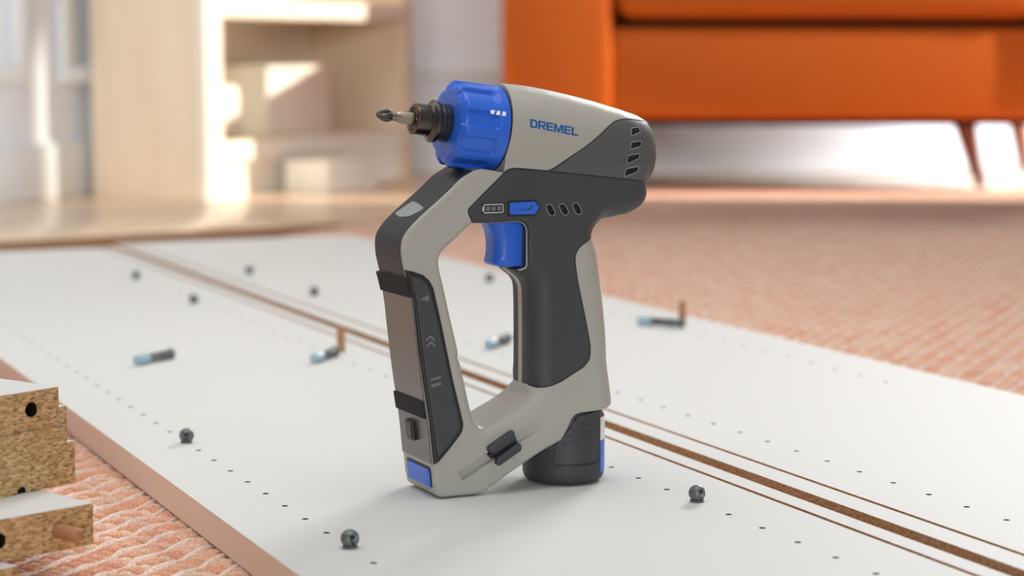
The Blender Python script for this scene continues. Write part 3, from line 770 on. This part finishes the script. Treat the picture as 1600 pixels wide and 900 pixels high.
def plate(name, poly, m, parent, lift, bevel=.35, sink=1.2, base=half, step=1.2, flat=None, both=False):
    """a flat or curved piece lying proud on the near side of the body"""
    poly = ccw(poly); pl = np.array(dense(poly, .7)); poly = [tuple(x) for x in pl]
    a, b = seg_arrays(pl); pts = list(poly); loops = [(list(range(len(pts))), True)]; add = []
    for off in (bevel * .3, bevel, bevel * 2.2):
        q = offset(poly, off); ok = inside(q, poly); ok[ok] &= dist_to(q[ok], a, b) > off * .85; add.append(q[ok])
    gx, gy = np.meshgrid(np.arange(pl[:, 0].min(), pl[:, 0].max(), step), np.arange(pl[:, 1].min(), pl[:, 1].max(), step))
    q = np.stack([gx.ravel(), gy.ravel()], 1); q = q[inside(q, poly)]
    if len(q): q = q[dist_to(q, a, b) > bevel * 2.6]; add.append(q)
    q = np.vstack(add)
    if len(q):
        key = np.round(q / .06).astype(int); _, iu = np.unique(key, axis=0, return_index=True); q = q[iu]
    P, tri, _ = triangulate(pts + [tuple(x) for x in q], loops, poly)
    d = dist_to(P, a, b); k = np.minimum(d / bevel, 1)
    B = base(P) if flat is None else np.full(len(P), flat)
    H = B + lift - min(bevel, lift + .4) * (1 - np.sqrt(1 - (1 - k) ** 2))
    n = len(P); V = [L3(*P[i], H[i]) for i in range(n)] + [L3(*P[i], B[i] - sink) for i in range(n)]
    F = [tuple(t) for t in tri] + [(t[0] + n, t[2] + n, t[1] + n) for t in tri]
    ed = {}
    for t in tri:
        for x, y in ((t[0], t[1]), (t[1], t[2]), (t[2], t[0])): ed[(x, y)] = 1
    for (x, y) in ed:
        if (y, x) not in ed: F.append((y, x, x + n, y + n))
    return mesh_obj(name, V, F, m, parent, 35)

def print_flat(name, polys, m, parent, lift, base=half):
    """flat print draped on the surface"""
    V = []; F = []
    for poly, holes in polys:
        pl = ccw(dense(poly, .8)); pts = list(pl); loops = [(list(range(len(pts))), True)]; hl = []
        for h in holes:
            h = dense(h, .8); i0 = len(pts); pts += h; loops.append((list(range(i0, len(pts))), True)); hl.append(h)
        P, tri, _ = triangulate(pts, loops, pl, hl); H = base(P) + lift; b0 = len(V)
        V += [L3(P[i, 0], P[i, 1], H[i]) for i in range(len(P))]; F += [tuple(b0 + x for x in t) for t in tri]
    return mesh_obj(name, V, F, m, parent)

def tube_on(name, loop, r, m, parent, lift, base=half, closed=True):
    pts = np.array(dense(loop, .5)) if closed else np.array(loop); H = base(pts) + lift; n = len(pts); V = []; F = []
    P3 = np.stack([pts[:, 0], pts[:, 1], H], 1)
    t = np.roll(P3, -1, 0) - np.roll(P3, 1, 0)
    if not closed: t[0] = P3[1] - P3[0]; t[-1] = P3[-1] - P3[-2]
    t /= np.linalg.norm(t, axis=1)[:, None]; up = np.array([0, 0, 1.]); s = np.cross(t, up); s /= np.linalg.norm(s, axis=1)[:, None] + 1e-9; w = np.cross(s, t)
    for i in range(n):
        for k in range(6):
            a = math.pi * k / 3; V.append(L3(*(P3[i] + r * (math.cos(a) * s[i] + math.sin(a) * w[i]))))
    for i in range(n if closed else n - 1):
        j = (i + 1) % n
        for k in range(6): F.append((i * 6 + k, i * 6 + (k + 1) % 6, j * 6 + (k + 1) % 6, j * 6 + k))
    return mesh_obj(name, V, F, m, parent, 60)

# ---- body shells
cl = []
a0 = np.array((11.6, 10.2)); b0_ = np.array((66.0, 39.6)); dd = (b0_ - a0) / np.linalg.norm(b0_ - a0); nn = np.array((-dd[1], dd[0]))
for off in (2.8, 2.3, -2.3, -2.8): cl.append([tuple(a0 + dd * t + nn * off) for t in np.linspace(-.05, 58, 60)])
cl.append([tuple(a0 + dd * .12 + nn * t) for t in np.linspace(-2.1, 2.1, 6)]); cl.append([tuple(a0 - dd * .2 + nn * t) for t in np.linspace(-2.6, 2.6, 6)])
body_patch('housing', G_poly, M['grey'], tool, extra=cl)
cap_slots = [[(111.2, 184.4), (116.3, 184.7), (116.7, 182.5), (110.5, 180.7)], [(110.3, 177.3), (116.4, 177.6), (116.3, 175.3), (109.6, 173.8)],
             [(109.1, 170.4), (115.6, 171.1), (115.2, 168.7), (108.3, 166.4)], [(107.4, 163.5), (114.2, 164.5), (113.7, 162.1), (106.4, 159.7)]]
def slotify(s, r): return ccw(dense(round_poly(s, r, 5), .5))
cap_slots = [slotify([tuple(np.mean(s, 0) + (np.array(p) - np.mean(s, 0)) * 1.13) for p in s], .8) for s in cap_slots]
hs0 = np.array([(60.7, 145.3), (61.3, 146.2), (63.2, 146.6), (64.2, 145.8), (66.3, 142.6), (66.2, 141.2), (64.8, 140.4), (63.4, 140.8), (62.4, 142)])
h_slots = [slotify([tuple(p) for p in hs0 + np.array((i * 7.6, i * .15))], .5) for i in range(3)]
rear = body_patch('rear_cap', D1_poly, M['cap'], tool, .25, cap_slots)
rear['label'] = 'dark grey textured motor cap at the back'
gripo = body_patch('grip_cover', D2_poly, M['dark'], tool, .35, h_slots, hole_wall=2.4)
gripo['label'] = 'charcoal soft grip cover'
for par, sl in ((rear, cap_slots), (gripo, h_slots)):
    for s in sl:
        H = half(np.array(s)).mean(); n = len(s)
        vv = mesh_obj('vent', [L3(x, y, H - 1.5) for x, y in s], [tuple(range(n))], M['black'], par); ww = mesh_obj('vent', [L3(x, y, -H + 1.5) for x, y in s], [tuple(reversed(range(n)))], M['black'], par); vv['label'] = 'black vent slot'
        tube_on('vent_rim', s, .26, M['rim'], tool, .3).parent = par
# light spine in the front of the grip, between the two halves of the cover
def ribbon(name, path, w0, w1, t0, t1, m, parent, bev=.25):
    """slab that follows a path of the side view; t = distance out of the path to its left-hand side"""
    p = np.array(path, float); t = np.gradient(p, axis=0); t /= np.linalg.norm(t, axis=1)[:, None]; nrm = np.stack([t[:, 1], -t[:, 0]], 1)
    sec = [(t0, w0), (t1 - bev, w0), (t1, w0 + bev), (t1, w1 - bev), (t1 - bev, w1), (t0, w1)]; V = []; F = []; n = len(p)
    for i in range(n):
        for (tt, w) in sec: q = p[i] + nrm[i] * tt; V.append(L3(q[0], q[1], w))
    for i in range(n - 1):
        for k in range(6): F.append((i * 6 + k, i * 6 + (k + 1) % 6, (i + 1) * 6 + (k + 1) % 6, (i + 1) * 6 + k))
    F += [tuple(range(6)), tuple(reversed(range((n - 1) * 6, n * 6)))]
    me_ = mesh_obj(name, V, F, m, parent, 35)
    bm = bmesh.new(); bm.from_mesh(me_.data); bmesh.ops.recalc_face_normals(bm, faces=bm.faces); bm.to_mesh(me_.data); bm.free(); return me_
pass
ribbon('grip_spine', R_(grip_f), -2.3, 2.3, -3, .1, M['grey'], tool)['label'] = 'grey spine down the front of the grip'

for nm, path in (('seam_line', tip[:-1]), ('seam_line', capseam), ('seam_line', gripR[2:-1])):
    tube_on(nm, path, .42, M['black'], gripo, -.22, half, False)
# ---- front strip, plate, bands
FR = np.array(front); FRl = [tuple(x) for x in FR]
up_part = [p for p in FRl if p[1] > 112.5]; low_part = [p for p in FRl if 17.4 < p[1] <= 113.2]
# the path runs downwards: its outside (to the left in the side view) is at negative t of ribbon's normal
ribbon('light_strip', R_(up_part), -16.8, 16.8, .6, -.35, M['strip'], tool, -.15).name = 'front_strip'
ribbon('front_plate', R_(low_part), -18.9, 18.9, .8, -.6, M['plate'], tool, -.25)['label'] = 'brownish metal front plate'
def seg_of(v0, v1): return R_([p for p in spline(FRl[::4], .5) if v0 <= p[1] <= v1])
ribbon('velcro_band', seg_of(102.8, 112.9), -19.6, 19.4, .8, -1.35, M['velcro'], tool, -.3)['label'] = 'black hook and loop band'
ribbon('velcro_band', seg_of(40.4, 50.2), -19.9, 18.6, .8, -1.35, M['velcro'], tool, -.3)
# lamp lens in the upper strip
fr_f = spline(FRl[::4], .3)
def strip_pt(v, w, out=.0):
    i = int(np.argmin([abs(p[1] - v) for p in fr_f])); p = np.array(fr_f[i]); t = np.array(fr_f[max(i - 2, 0)]) - np.array(fr_f[min(i + 2, len(fr_f) - 1)]); t /= np.linalg.norm(t)
    n = np.array([-t[1], t[0]]); q = p + n * out; return L3(q[0], q[1], w)
def on_strip(name, outline, out0, out1, m, parent=tool):
    """outline in (w, v) wrapped on the front of the bar"""
    n = len(outline); V = [strip_pt(v, w, out1) for w, v in outline] + [strip_pt(v, w, out0) for w, v in outline]
    F = [tuple(range(n)), tuple(reversed(range(n, 2 * n)))] + [(i, i + n, (i + 1) % n + n, (i + 1) % n) for i in range(n)]
    bm = bmesh.new(); vs = [bm.verts.new(v) for v in V]
    for f in F: bm.faces.new([vs[i] for i in f])
    return bm_obj(name, bm, m, parent)
on_strip('lamp_lens', round_poly([(-13, 141.5), (-3, 140.6), (7, 141.6), (13.6, 145.8), (4, 147.2), (-8, 148.2)], 2, 5), .2, .65, M['lens'])['label'] = 'small pale lamp window'
pb_ = on_strip('power_button', round_poly([(-5.5, 27.5), (4.5, 27.5), (4.5, 37.5), (-5.5, 37.5)], 1.2), .3, 2.6, M['black']); on_strip('button_face', round_poly([(-4.7, 28.3), (2.2, 28.3), (2.2, 36.7), (-4.7, 36.7)], 1), 2.4, 3.1, M['panel'], pb_)
rel = on_strip('release_button', round_poly([(-13.5, 3.2), (15.5, 3.2), (15.5, 14.2), (-13.5, 14.2)], 2), -.4, .9, M['blue']); rel['label'] = 'blue release button at the foot of the bar'
on_strip('button_surround', round_poly([(-15.2, 1.8), (16.6, 1.8), (16.6, 15.6), (-15.2, 15.6)], 2.4), -.6, .25, M['black'])

# ---- control panel on the near side of the bar
ctrl = [(-17.2, 116.4), (-12.8, 115.4), (-7.6, 113.5), (-4.2, 110.6), (-2.0, 106.7), (2.3, 87.8), (8.1, 59.2), (11.2, 46.6), (13.4, 37.2), (13.0, 34.2), (11.6, 31.6), (5.2, 24.3), (-.4, 18.6), (-2.9, 17.4), (-5.1, 39.7), (-8.2, 60.3), (-10.8, 81.4), (-13.1, 101)]
cpn = plate('control_panel', ctrl, M['black'], tool, .75, .5)
inner = [(-14.0, 113.2), (-9.0, 111.6), (-6.0, 109), (-3.9, 105), (.5, 87), (6.3, 58.6), (9.4, 46), (11.2, 37), (10.6, 33.8), (4.2, 26.2), (-.9, 21.2), (-3.4, 39.9), (-6.4, 60.5), (-9.0, 81.6), (-11.2, 101)]
plate('touch_pad', inner, M['panel'], cpn, 1.05, .4)
lay = lambda P: half(P) + 1.05
print_flat('play_symbol', [([(-9.3, 101.4), (-5.2, 103.7), (-4.8, 100.2)], [])], M['grey_print'], cpn, .06, lay)
def chev(u, v): return [(u - 2.6, v - 2.2), (u, v), (u + 2.3, v - 2.4), (u + 2.2, v - 3.7), (u - .1, v - 1.3), (u - 2.6, v - 3.4)]
print_flat('chevron_symbol', [(chev(-4.2, 83.4), []), (chev(-3.9, 80.4), [])], M['grey_print'], cpn, .06, lay)
print_flat('pause_symbol', [([(-4.3, 60.2), (1.0, 61.2), (.9, 62.3), (-4.4, 61.2)], []), ([(-4.1, 56.9), (1.3, 57.9), (1.2, 59.4), (-4.2, 58.3)], [])], M['grey_print'], cpn, .06, lay)

# ---- indicator, switch, trigger
lay2 = lambda P: half(P) + .35
ind = plate('charge_indicator', round_poly([(24.2, 142.6), (37.5, 142.6), (37.4, 148.3), (24.2, 148.3)], 1), M['black'], tool, .25, .2, base=lay2)
tube_on('indicator_frame', round_poly([(25.5, 143.4), (36.3, 143.4), (36.2, 147.5), (25.5, 147.5)], .7), .33, M['light_grey'], tool, .32, lay2).parent = ind
tube_on('indicator_nub', [(24.9, 144.4), (24.9, 146.5)], .3, M['light_grey'], tool, .32, lay2, False).parent = ind
for k in range(3): plate('charge_segment', [(26.6 + 3.15 * k, 144.3), (29.0 + 3.15 * k, 144.3), (29.0 + 3.15 * k, 146.6), (26.6 + 3.15 * k, 146.6)], M['grey_print'], ind, .38, .1, base=lay2)
plate('switch_surround', round_poly([(38.8, 141.0), (54.6, 140.8), (58.3, 145.1), (54.8, 149.3), (38.6, 149.1)], 1), M['black'], tool, .15, .15, base=lay2)
sw = plate('direction_switch', round_poly([(40.0, 142.0), (54.3, 141.8), (57.1, 145.1), (54.4, 148.3), (39.9, 148.1)], .9), M['blue'], tool, .8, .3, base=lay2); sw['label'] = 'blue direction switch'
print_flat('switch_mark', [([(45.6, 144.6), (50.2, 144.3), (53, 146.6), (53.2, 146.4), (51.4, 144.2), (45.6, 144.3)], [])], M['black'], sw, .86, lay2)
def trig_half():
    poly = ccw(chain(spline([(33.9, 137.8), (36.2, 132.4), (37.3, 126.7), (37.1, 120.1), (36.3, 117.2), (36.6, 115.6), (38.4, 114.6)]), spline([(38.4, 114.6), (51.2, 114.2)]), spline([(51.2, 114.2), (51.4, 137.8)]), spline([(51.4, 137.8), (33.9, 137.8)])))
    fr = spline([(33.9, 137.8), (36.2, 132.4), (37.3, 126.7), (37.1, 120.1), (36.3, 117.2), (36.6, 115.6), (38.4, 114.6)]); fa_, fb_ = seg_arrays(fr, False)
    lo = [(38.4, 114.6), (51.2, 114.2)]; la_, lb_ = seg_arrays(lo, False)
    pl = np.array(poly); a, b = seg_arrays(pl); add = []
    for off in (.15, .5, 1, 1.8, 2.8, 4.2, 6): 
        q = offset(poly, off); ok = inside(q, poly); ok[ok] &= dist_to(q[ok], a, b) > off * .85; add.append(q[ok])
    gx, gy = np.meshgrid(np.arange(33, 52, 1.), np.arange(114, 138, 1.)); q = np.stack([gx.ravel(), gy.ravel()], 1); q = q[inside(q, poly)]; add.append(q[dist_to(q, a, b) > .8]); q = np.vstack(add)
    key = np.round(q / .1).astype(int); _, iu = np.unique(key, axis=0, return_index=True); q = q[iu]
    P, tri, _ = triangulate(list(poly) + [tuple(x) for x in q], [(list(range(len(poly))), True)], poly)
    d = np.minimum(dist_to(P, fa_, fb_) / 6.5, 1); d2 = np.minimum(dist_to(P, la_, lb_) / 1.2, 1)
    H = 10.0 - 6.5 * (1 - np.sqrt(1 - (1 - d) ** 2)) - 1.2 * (1 - np.sqrt(1 - (1 - d2) ** 2)); n = len(P)
    V = [L3(*P[i], H[i]) for i in range(n)] + [L3(*P[i], -H[i]) for i in range(n)]; F = [tuple(t) for t in tri] + [(t[0] + n, t[2] + n, t[1] + n) for t in tri]
    ed = {}
    for t in tri:
        for x, y in ((t[0], t[1]), (t[1], t[2]), (t[2], t[0])): ed[(x, y)] = 1
    for (x, y) in ed:
        if (y, x) not in ed: F.append((y, x, x + n, y + n))
    return mesh_obj('trigger', V, F, M['blue'], tool, 40)
trig_half()['label'] = 'blue trigger'
tube_on('trigger_edge_highlight', [tuple(p) for p in trig_f[2:]], .38, M['light_grey'], tool, .2, lambda P: np.full(len(P), 14.6), False)  # light grey line standing in for the highlight on the trigger frame chamfer

# ---- sliding belt clip
lay3 = lambda P: half(P)
clip = plate('slide_clip', [(27.2, 20.0), (42.4, 28.3), (43.4, 25.6), (29.4, 17.8)], M['black'], tool, 2.4, .5, 1)
flat_b = lambda P: np.full(len(P), 19.2)
plate('clip_jaw', round_poly([(26.0, 23.4), (26.6, 24.8), (39.2, 32.0), (40.9, 31.6), (41.8, 27.4), (30.6, 20.9), (27.2, 21.3)], .9), M['battery'], clip, 4.6, 1.5, 1, flat_b)
plate('clip_jaw', round_poly([(31.2, 18.9), (42.9, 25.8), (44.9, 24.2), (44.9, 21.3), (32.4, 14.2), (30.4, 15.4)], .9), M['battery'], clip, 4.6, 1.2, 1, flat_b)

# ---- battery
BU = 80.0; BR = 21.7
def bat_pt(th, v, r): return L3(BU + r * math.cos(th), v, r * math.sin(th))
bt = None
prof = [(.0, BR - 3.2), (.5, BR - 2.0), (1.6, BR - .9), (3.2, BR - .35), (5, BR - .1), (9, BR), (34, BR), (37, BR - 1.6), (44, BR - 3)]
n = 72; V = []; F = []
for v, r in prof:
    for i in range(n): V.append(bat_pt(2 * math.pi * i / n, v, r))
for k in range(len(prof) - 1):
    for i in range(n): F.append((k * n + i, (k + 1) * n + i, (k + 1) * n + (i + 1) % n, k * n + (i + 1) % n))
F += [tuple(range(n)), tuple(reversed([(len(prof) - 1) * n + i for i in range(n)]))]
bt = mesh_obj('battery_pack', V, F, M['battery'], tool, 35); bt['label'] = 'dark grey cylindrical battery pack'
def bat_patch(name, loop, r0, r1, m, parent, bev=.3):
    """curved patch on the battery, loop of (theta deg, v)"""
    arc = [(t * BR * math.pi / 180, v) for t, v in loop]; poly = ccw(dense(arc, 1.2)); pl = np.array(poly); a, b = seg_arrays(pl); add = []
    for off in (bev,):
        q = offset(poly, off); ok = inside(q, poly); ok[ok] &= dist_to(q[ok], a, b) > off * .85; add.append(q[ok])
    gx, gy = np.meshgrid(np.arange(pl[:, 0].min(), pl[:, 0].max(), 1.3), np.arange(pl[:, 1].min(), pl[:, 1].max(), 2)); q = np.stack([gx.ravel(), gy.ravel()], 1); q = q[inside(q, poly)]
    if len(q): add.append(q[dist_to(q, a, b) > bev * 1.8])
    P, tri, _ = triangulate(list(poly) + [tuple(x) for x in np.vstack(add)], [(list(range(len(poly))), True)], poly)
    d = dist_to(P, a, b); r = np.where(d < bev * .5, r1 - bev, r1); k = len(P)
    V = [bat_pt(P[i, 0] / BR, P[i, 1], r[i]) for i in range(k)] + [bat_pt(P[i, 0] / BR, P[i, 1], r0) for i in range(k)]
    F = [tuple(reversed(t)) for t in tri] + [(t[0] + k, t[1] + k, t[2] + k) for t in tri]; ed = {}
    for t in tri:
        for x, y in ((t[0], t[1]), (t[1], t[2]), (t[2], t[0])): ed[(x, y)] = 1
    for (x, y) in ed:
        if (y, x) not in ed: F.append((x, y, y + k, x + k))
    o = mesh_obj(name, V, F, m, parent, 35)
    bm = bmesh.new(); bm.from_mesh(o.data); bmesh.ops.recalc_face_normals(bm, faces=bm.faces); bm.to_mesh(o.data); bm.free(); return o
bat_patch('clip_gap', [(55.5, 10.6), (59, 10.0), (128, 10.0), (128, 22), (118, 26), (108, 31), (98, 36), (55, 38.6)], BR - .5, BR + .12, M['black'], bt)
bat_patch('release_clip', round_poly([(62, 13.2), (68, 11.6), (129, 11.0), (129, 21), (118, 25.5), (108, 30.5), (98, 35.5), (61, 38.4)], .8), BR - .5, BR + .75, M['battery'], bt)
for k in range(4):
    v = 34.6 - 3.7 * k; t1 = 97 + 6.5 * k; t0 = 66 + 4.0 * k
    bat_patch('grip_rib', round_poly([(t0, v + 1.1), (t1, v - .4), (t1 + 1, v - 1.6), (t0 - 1, v - .3)], .4), BR, BR + 1.35, M['battery'], bt, .35)
bat_patch('rating_label', [(-40, 21.8), (53, 21.8), (53, 34), (-40, 34)], BR - .3, BR + .15, M['white_print'], bt, .05)['label'] = 'white part of the label on the battery'
bat_patch('rating_label', [(-40, 4.8), (53, 4.8), (53, 21.8), (-40, 21.8)], BR - .3, BR + .15, M['blue'], bt, .05)['label'] = 'blue part of the label on the battery'

# ---- blue collar and chuck, turned about the tilted axis
AX = rad(7.5)
def axis_obj(name, v, f, m, parent, smooth=35):
    o = mesh_obj(name, v, f, m, parent, smooth)
    if parent is tool: o.location = L3(13.5, 188.0, 0); o.rotation_euler = (0, AX, 0)
    bm = bmesh.new(); bm.from_mesh(o.data); bmesh.ops.recalc_face_normals(bm, faces=bm.faces); bm.to_mesh(o.data); bm.free(); return o
NC = 360; prof = [(.0, 9.0), (.0, 18.6), (.5, 19.9), (1.2, 20.6)] + [(1.2 + .75 * i, None) for i in range(1, 33)] + [(25.6, 22.0), (26.0, 21.6), (26.0, 15)]
v = []; f = []; NFL = 10
for (s, r0) in prof:
    for i in range(NC):
        a = 2 * math.pi * i / NC
        ph = (a * NFL / (2 * math.pi) + .30) % 1.0; x = abs(ph - .5) * 2          # x=0 middle of a flute, 1 middle of a land
        slot = 1 - float(sst(.50, .66, np.array(x)))
        ss = max(s, .0); end = 1 - float(sst(18.6 - 1.6 * x ** 2, 20.6 - 1.6 * x ** 2, np.array(s)))
        R = 22.2 if r0 is None else r0
        if r0 is None or r0 > 18: R = min(R, 22.2) - 1.75 * slot * end * (1 if s > .4 else .7)
        if r0 is None: R -= .9 * max(0, 1 - (s - 1.2) / 2.2) ** 2
        v.append((s * 1e-3, -R * math.sin(a) * 1e-3, R * math.cos(a) * 1e-3))
for k in range(len(prof) - 1):
    for i in range(NC): j = (i + 1) % NC; f.append((k * NC + i, k * NC + j, (k + 1) * NC + j, (k + 1) * NC + i))
collar = axis_obj('torque_collar', v, f, M['blue'], tool, 28); collar['label'] = 'blue fluted torque collar'
def ax_lathe(name, prof, m, parent, n=64):
    vv, ff = lathe([(s * 1e-3, r * 1e-3) for s, r in prof], n); return axis_obj(name, vv, ff, m, parent)
ax_lathe('collar_seam', [(25.9, 21.9), (26.6, 21.9)], M['black'], collar)
def col_print(name, polys, m):
    V = []; F = []
    for poly in polys:
        pl = ccw(dense(poly, .5)); P, tri, _ = triangulate(pl, [(list(range(len(pl))), True)], pl); b0 = len(V)
        for s, arc in P: a = arc / 22.2; V.append((s * 1e-3, -22.26 * math.sin(a) * 1e-3, 22.26 * math.cos(a) * 1e-3))
        F += [tuple(b0 + x for x in t) for t in tri]
    return axis_obj(name, V, F, m, collar)
A_M = math.radians(69) * 22.2
mk = lambda s0: [(s0, A_M + 1.15), (s0 + .95, A_M - 1.15), (s0 + 2.7, A_M - 1.15), (s0 + 2.3, A_M + 1.15)]
col_print('white_marks', [[(14.0, A_M - .3), (14.7, A_M - 1.15), (16.9, A_M - 1.15), (16.2, A_M + .7), (15.6, A_M + 1.15), (14.5, A_M + 1.0)], mk(17.0), mk(20.2)], M['white_print'])
col_print('white_marks', [[(17 + i * 1.5, .2 + (i % 2) * .5), (17.9 + i * 1.5, -.7), (18.3 + i * 1.5, 1.0)] for i in range(4)], M['white_print'])
col_print('scale_marks', [[(3 + i * 2.0, 69.6), (4.2 + i * 2.0, 69.6), (4.4 + i * 2.0, 71.2), (3.2 + i * 2.0, 71.2)] for i in range(8)], M['white_print'])
chuck = ax_lathe('chuck_sleeve', [(.3, 9.4), (-.3, 9.7), (-3.2, 9.6), (-3.4, 9.0), (-4.4, 9.0), (-4.6, 9.4), (-6.6, 9.2)], M['sleeve'], tool)
ax_lathe('lock_ring', [(-6.2, 9.0), (-6.3, 10.6), (-7.0, 11.0), (-8.6, 10.9), (-9.4, 10.2), (-10.0, 9.0), (-10.8, 8.4), (-10.9, 7)], M['steel'], chuck)
ax_lathe('nose', [(-10.6, 8.0), (-11, 8.1), (-18.0, 8.0)], M['steel'], chuck)
def ring(name, prof, m, parent):
    vv, ff = lathe([(s * 1e-3, r * 1e-3) for s, r in prof], 64, False, False); return axis_obj(name, vv, ff, m, parent)
ring('nose_edge', [(-17.8, 8.02), (-18.4, 7.9), (-18.7, 7.5), (-18.75, 6.0), (-18.3, 5.8), (-16, 5.8)], M['bronze'], chuck)
ax_lathe('socket', [(-18.1, 5.9), (-18.15, 5.9)], M['black'], chuck); ring('spring_ring', [(-18.1, 5.3), (-18.6, 5.1), (-18.6, 4.5), (-18.1, 4.3)], M['steel'], chuck)
# bit: hex shank, round neck, cross tip
def hexr(a, R): 
    k = (a % (math.pi / 3)) - math.pi / 6; return R * math.cos(math.pi / 6) / math.cos(k)
v = []; f = []; nb = 48
for s, R, hx in [(-15, 3.6, 1), (-26.0, 3.6, 1), (-27.4, 3.0, .3), (-28.0, 2.55, 0), (-30.5, 2.5, 0)]:
    for i in range(nb): a = 2 * math.pi * i / nb; r = hexr(a, R) * hx + R * .93 * (1 - hx); v.append((s * 1e-3, r * math.cos(a) * 1e-3, r * math.sin(a) * 1e-3))
for k in range(4):
    for i in range(nb): f.append((k * nb + i, (k + 1) * nb + i, (k + 1) * nb + (i + 1) % nb, k * nb + (i + 1) % nb))
bit = axis_obj('bit', v, f, M['bit'], tool, 25)
v = []; f = []
for s, R, dp in [(-30.4, 2.5, 0), (-31.4, 3.0, .25), (-33.0, 3.3, .5), (-35.0, 2.9, .55), (-36.8, 2.0, .55), (-38.0, 1.2, .5), (-38.3, .5, .2)]:
    for i in range(nb):
        a = 2 * math.pi * i / nb + .35; c = abs(math.cos(2 * a)); r = R * (1 - dp * (1 - c ** 1.2)); v.append((s * 1e-3, r * math.cos(a) * 1e-3, r * math.sin(a) * 1e-3))
for k in range(6):
    for i in range(nb): f.append((k * nb + i, (k + 1) * nb + i, (k + 1) * nb + (i + 1) % nb, k * nb + (i + 1) % nb))
f.append(tuple(6 * nb + i for i in range(nb)))
axis_obj('cross_tip', v, f, M['steel'], tool, 25)

# ---- lettering on the barrel
def rect(x0, y0, x1, y1): return [(x0, y0), (x1, y0), (x1, y1), (x0, y1)]
sw_ = .27
GLY = {'D': ([(0, 0), (.72, 0), (.92, .2), (.92, .8), (.72, 1), (0, 1)], [[(sw_, .2), (.62, .2), (.68, .27), (.68, .73), (.62, .8), (sw_, .8)]]),
       'R': ([(0, 0), (sw_, 0), (sw_, .34), (.46, .34), (.68, 0), (.96, 0), (.72, .36), (.88, .44), (.92, .56), (.92, .84), (.76, 1), (0, 1)], [[(sw_, .53), (.64, .53), (.68, .58), (.68, .77), (.64, .81), (sw_, .81)]]),
       'E': ([(0, 0), (.86, 0), (.86, .2), (sw_, .2), (sw_, .41), (.82, .41), (.82, .6), (sw_, .6), (sw_, .8), (.86, .8), (.86, 1), (0, 1)], []),
       'M': ([(0, 0), (sw_, 0), (sw_, .66), (.5, .0), (.7, 0), (.96, .66), (.96, 0), (1.2, 0), (1.2, 1), (.86, 1), (.6, .34), (.34, 1), (0, 1)], []),
       'L': ([(0, 0), (.84, 0), (.84, .2), (sw_, .2), (sw_, 1), (0, 1)], [])}
ADV = {'D': 1.0, 'R': 1.0, 'E': .95, 'M': 1.3, 'L': .85}
x = 0; polys = []; hh = 4.25; kx = 28.2 / (1.0 + 1.0 + .95 + 1.3 + .95 + .84) / 1.0
ca, sa = math.cos(rad(-10.3)), math.sin(rad(-10.3))
for ch in 'DREMEL':
    po, ho = GLY[ch]
    tr = lambda q: [(49.9 + (x + a) * kx * ca + b * .25, 186.1 + (x + a) * kx * sa + b * hh) for a, b in q]
    polys.append((tr(po), [tr(h) for h in ho])); x += ADV[ch]
print_flat('lettering', polys, M['blue_print'], tool, .06)['label'] = 'blue lettering on the barrel'
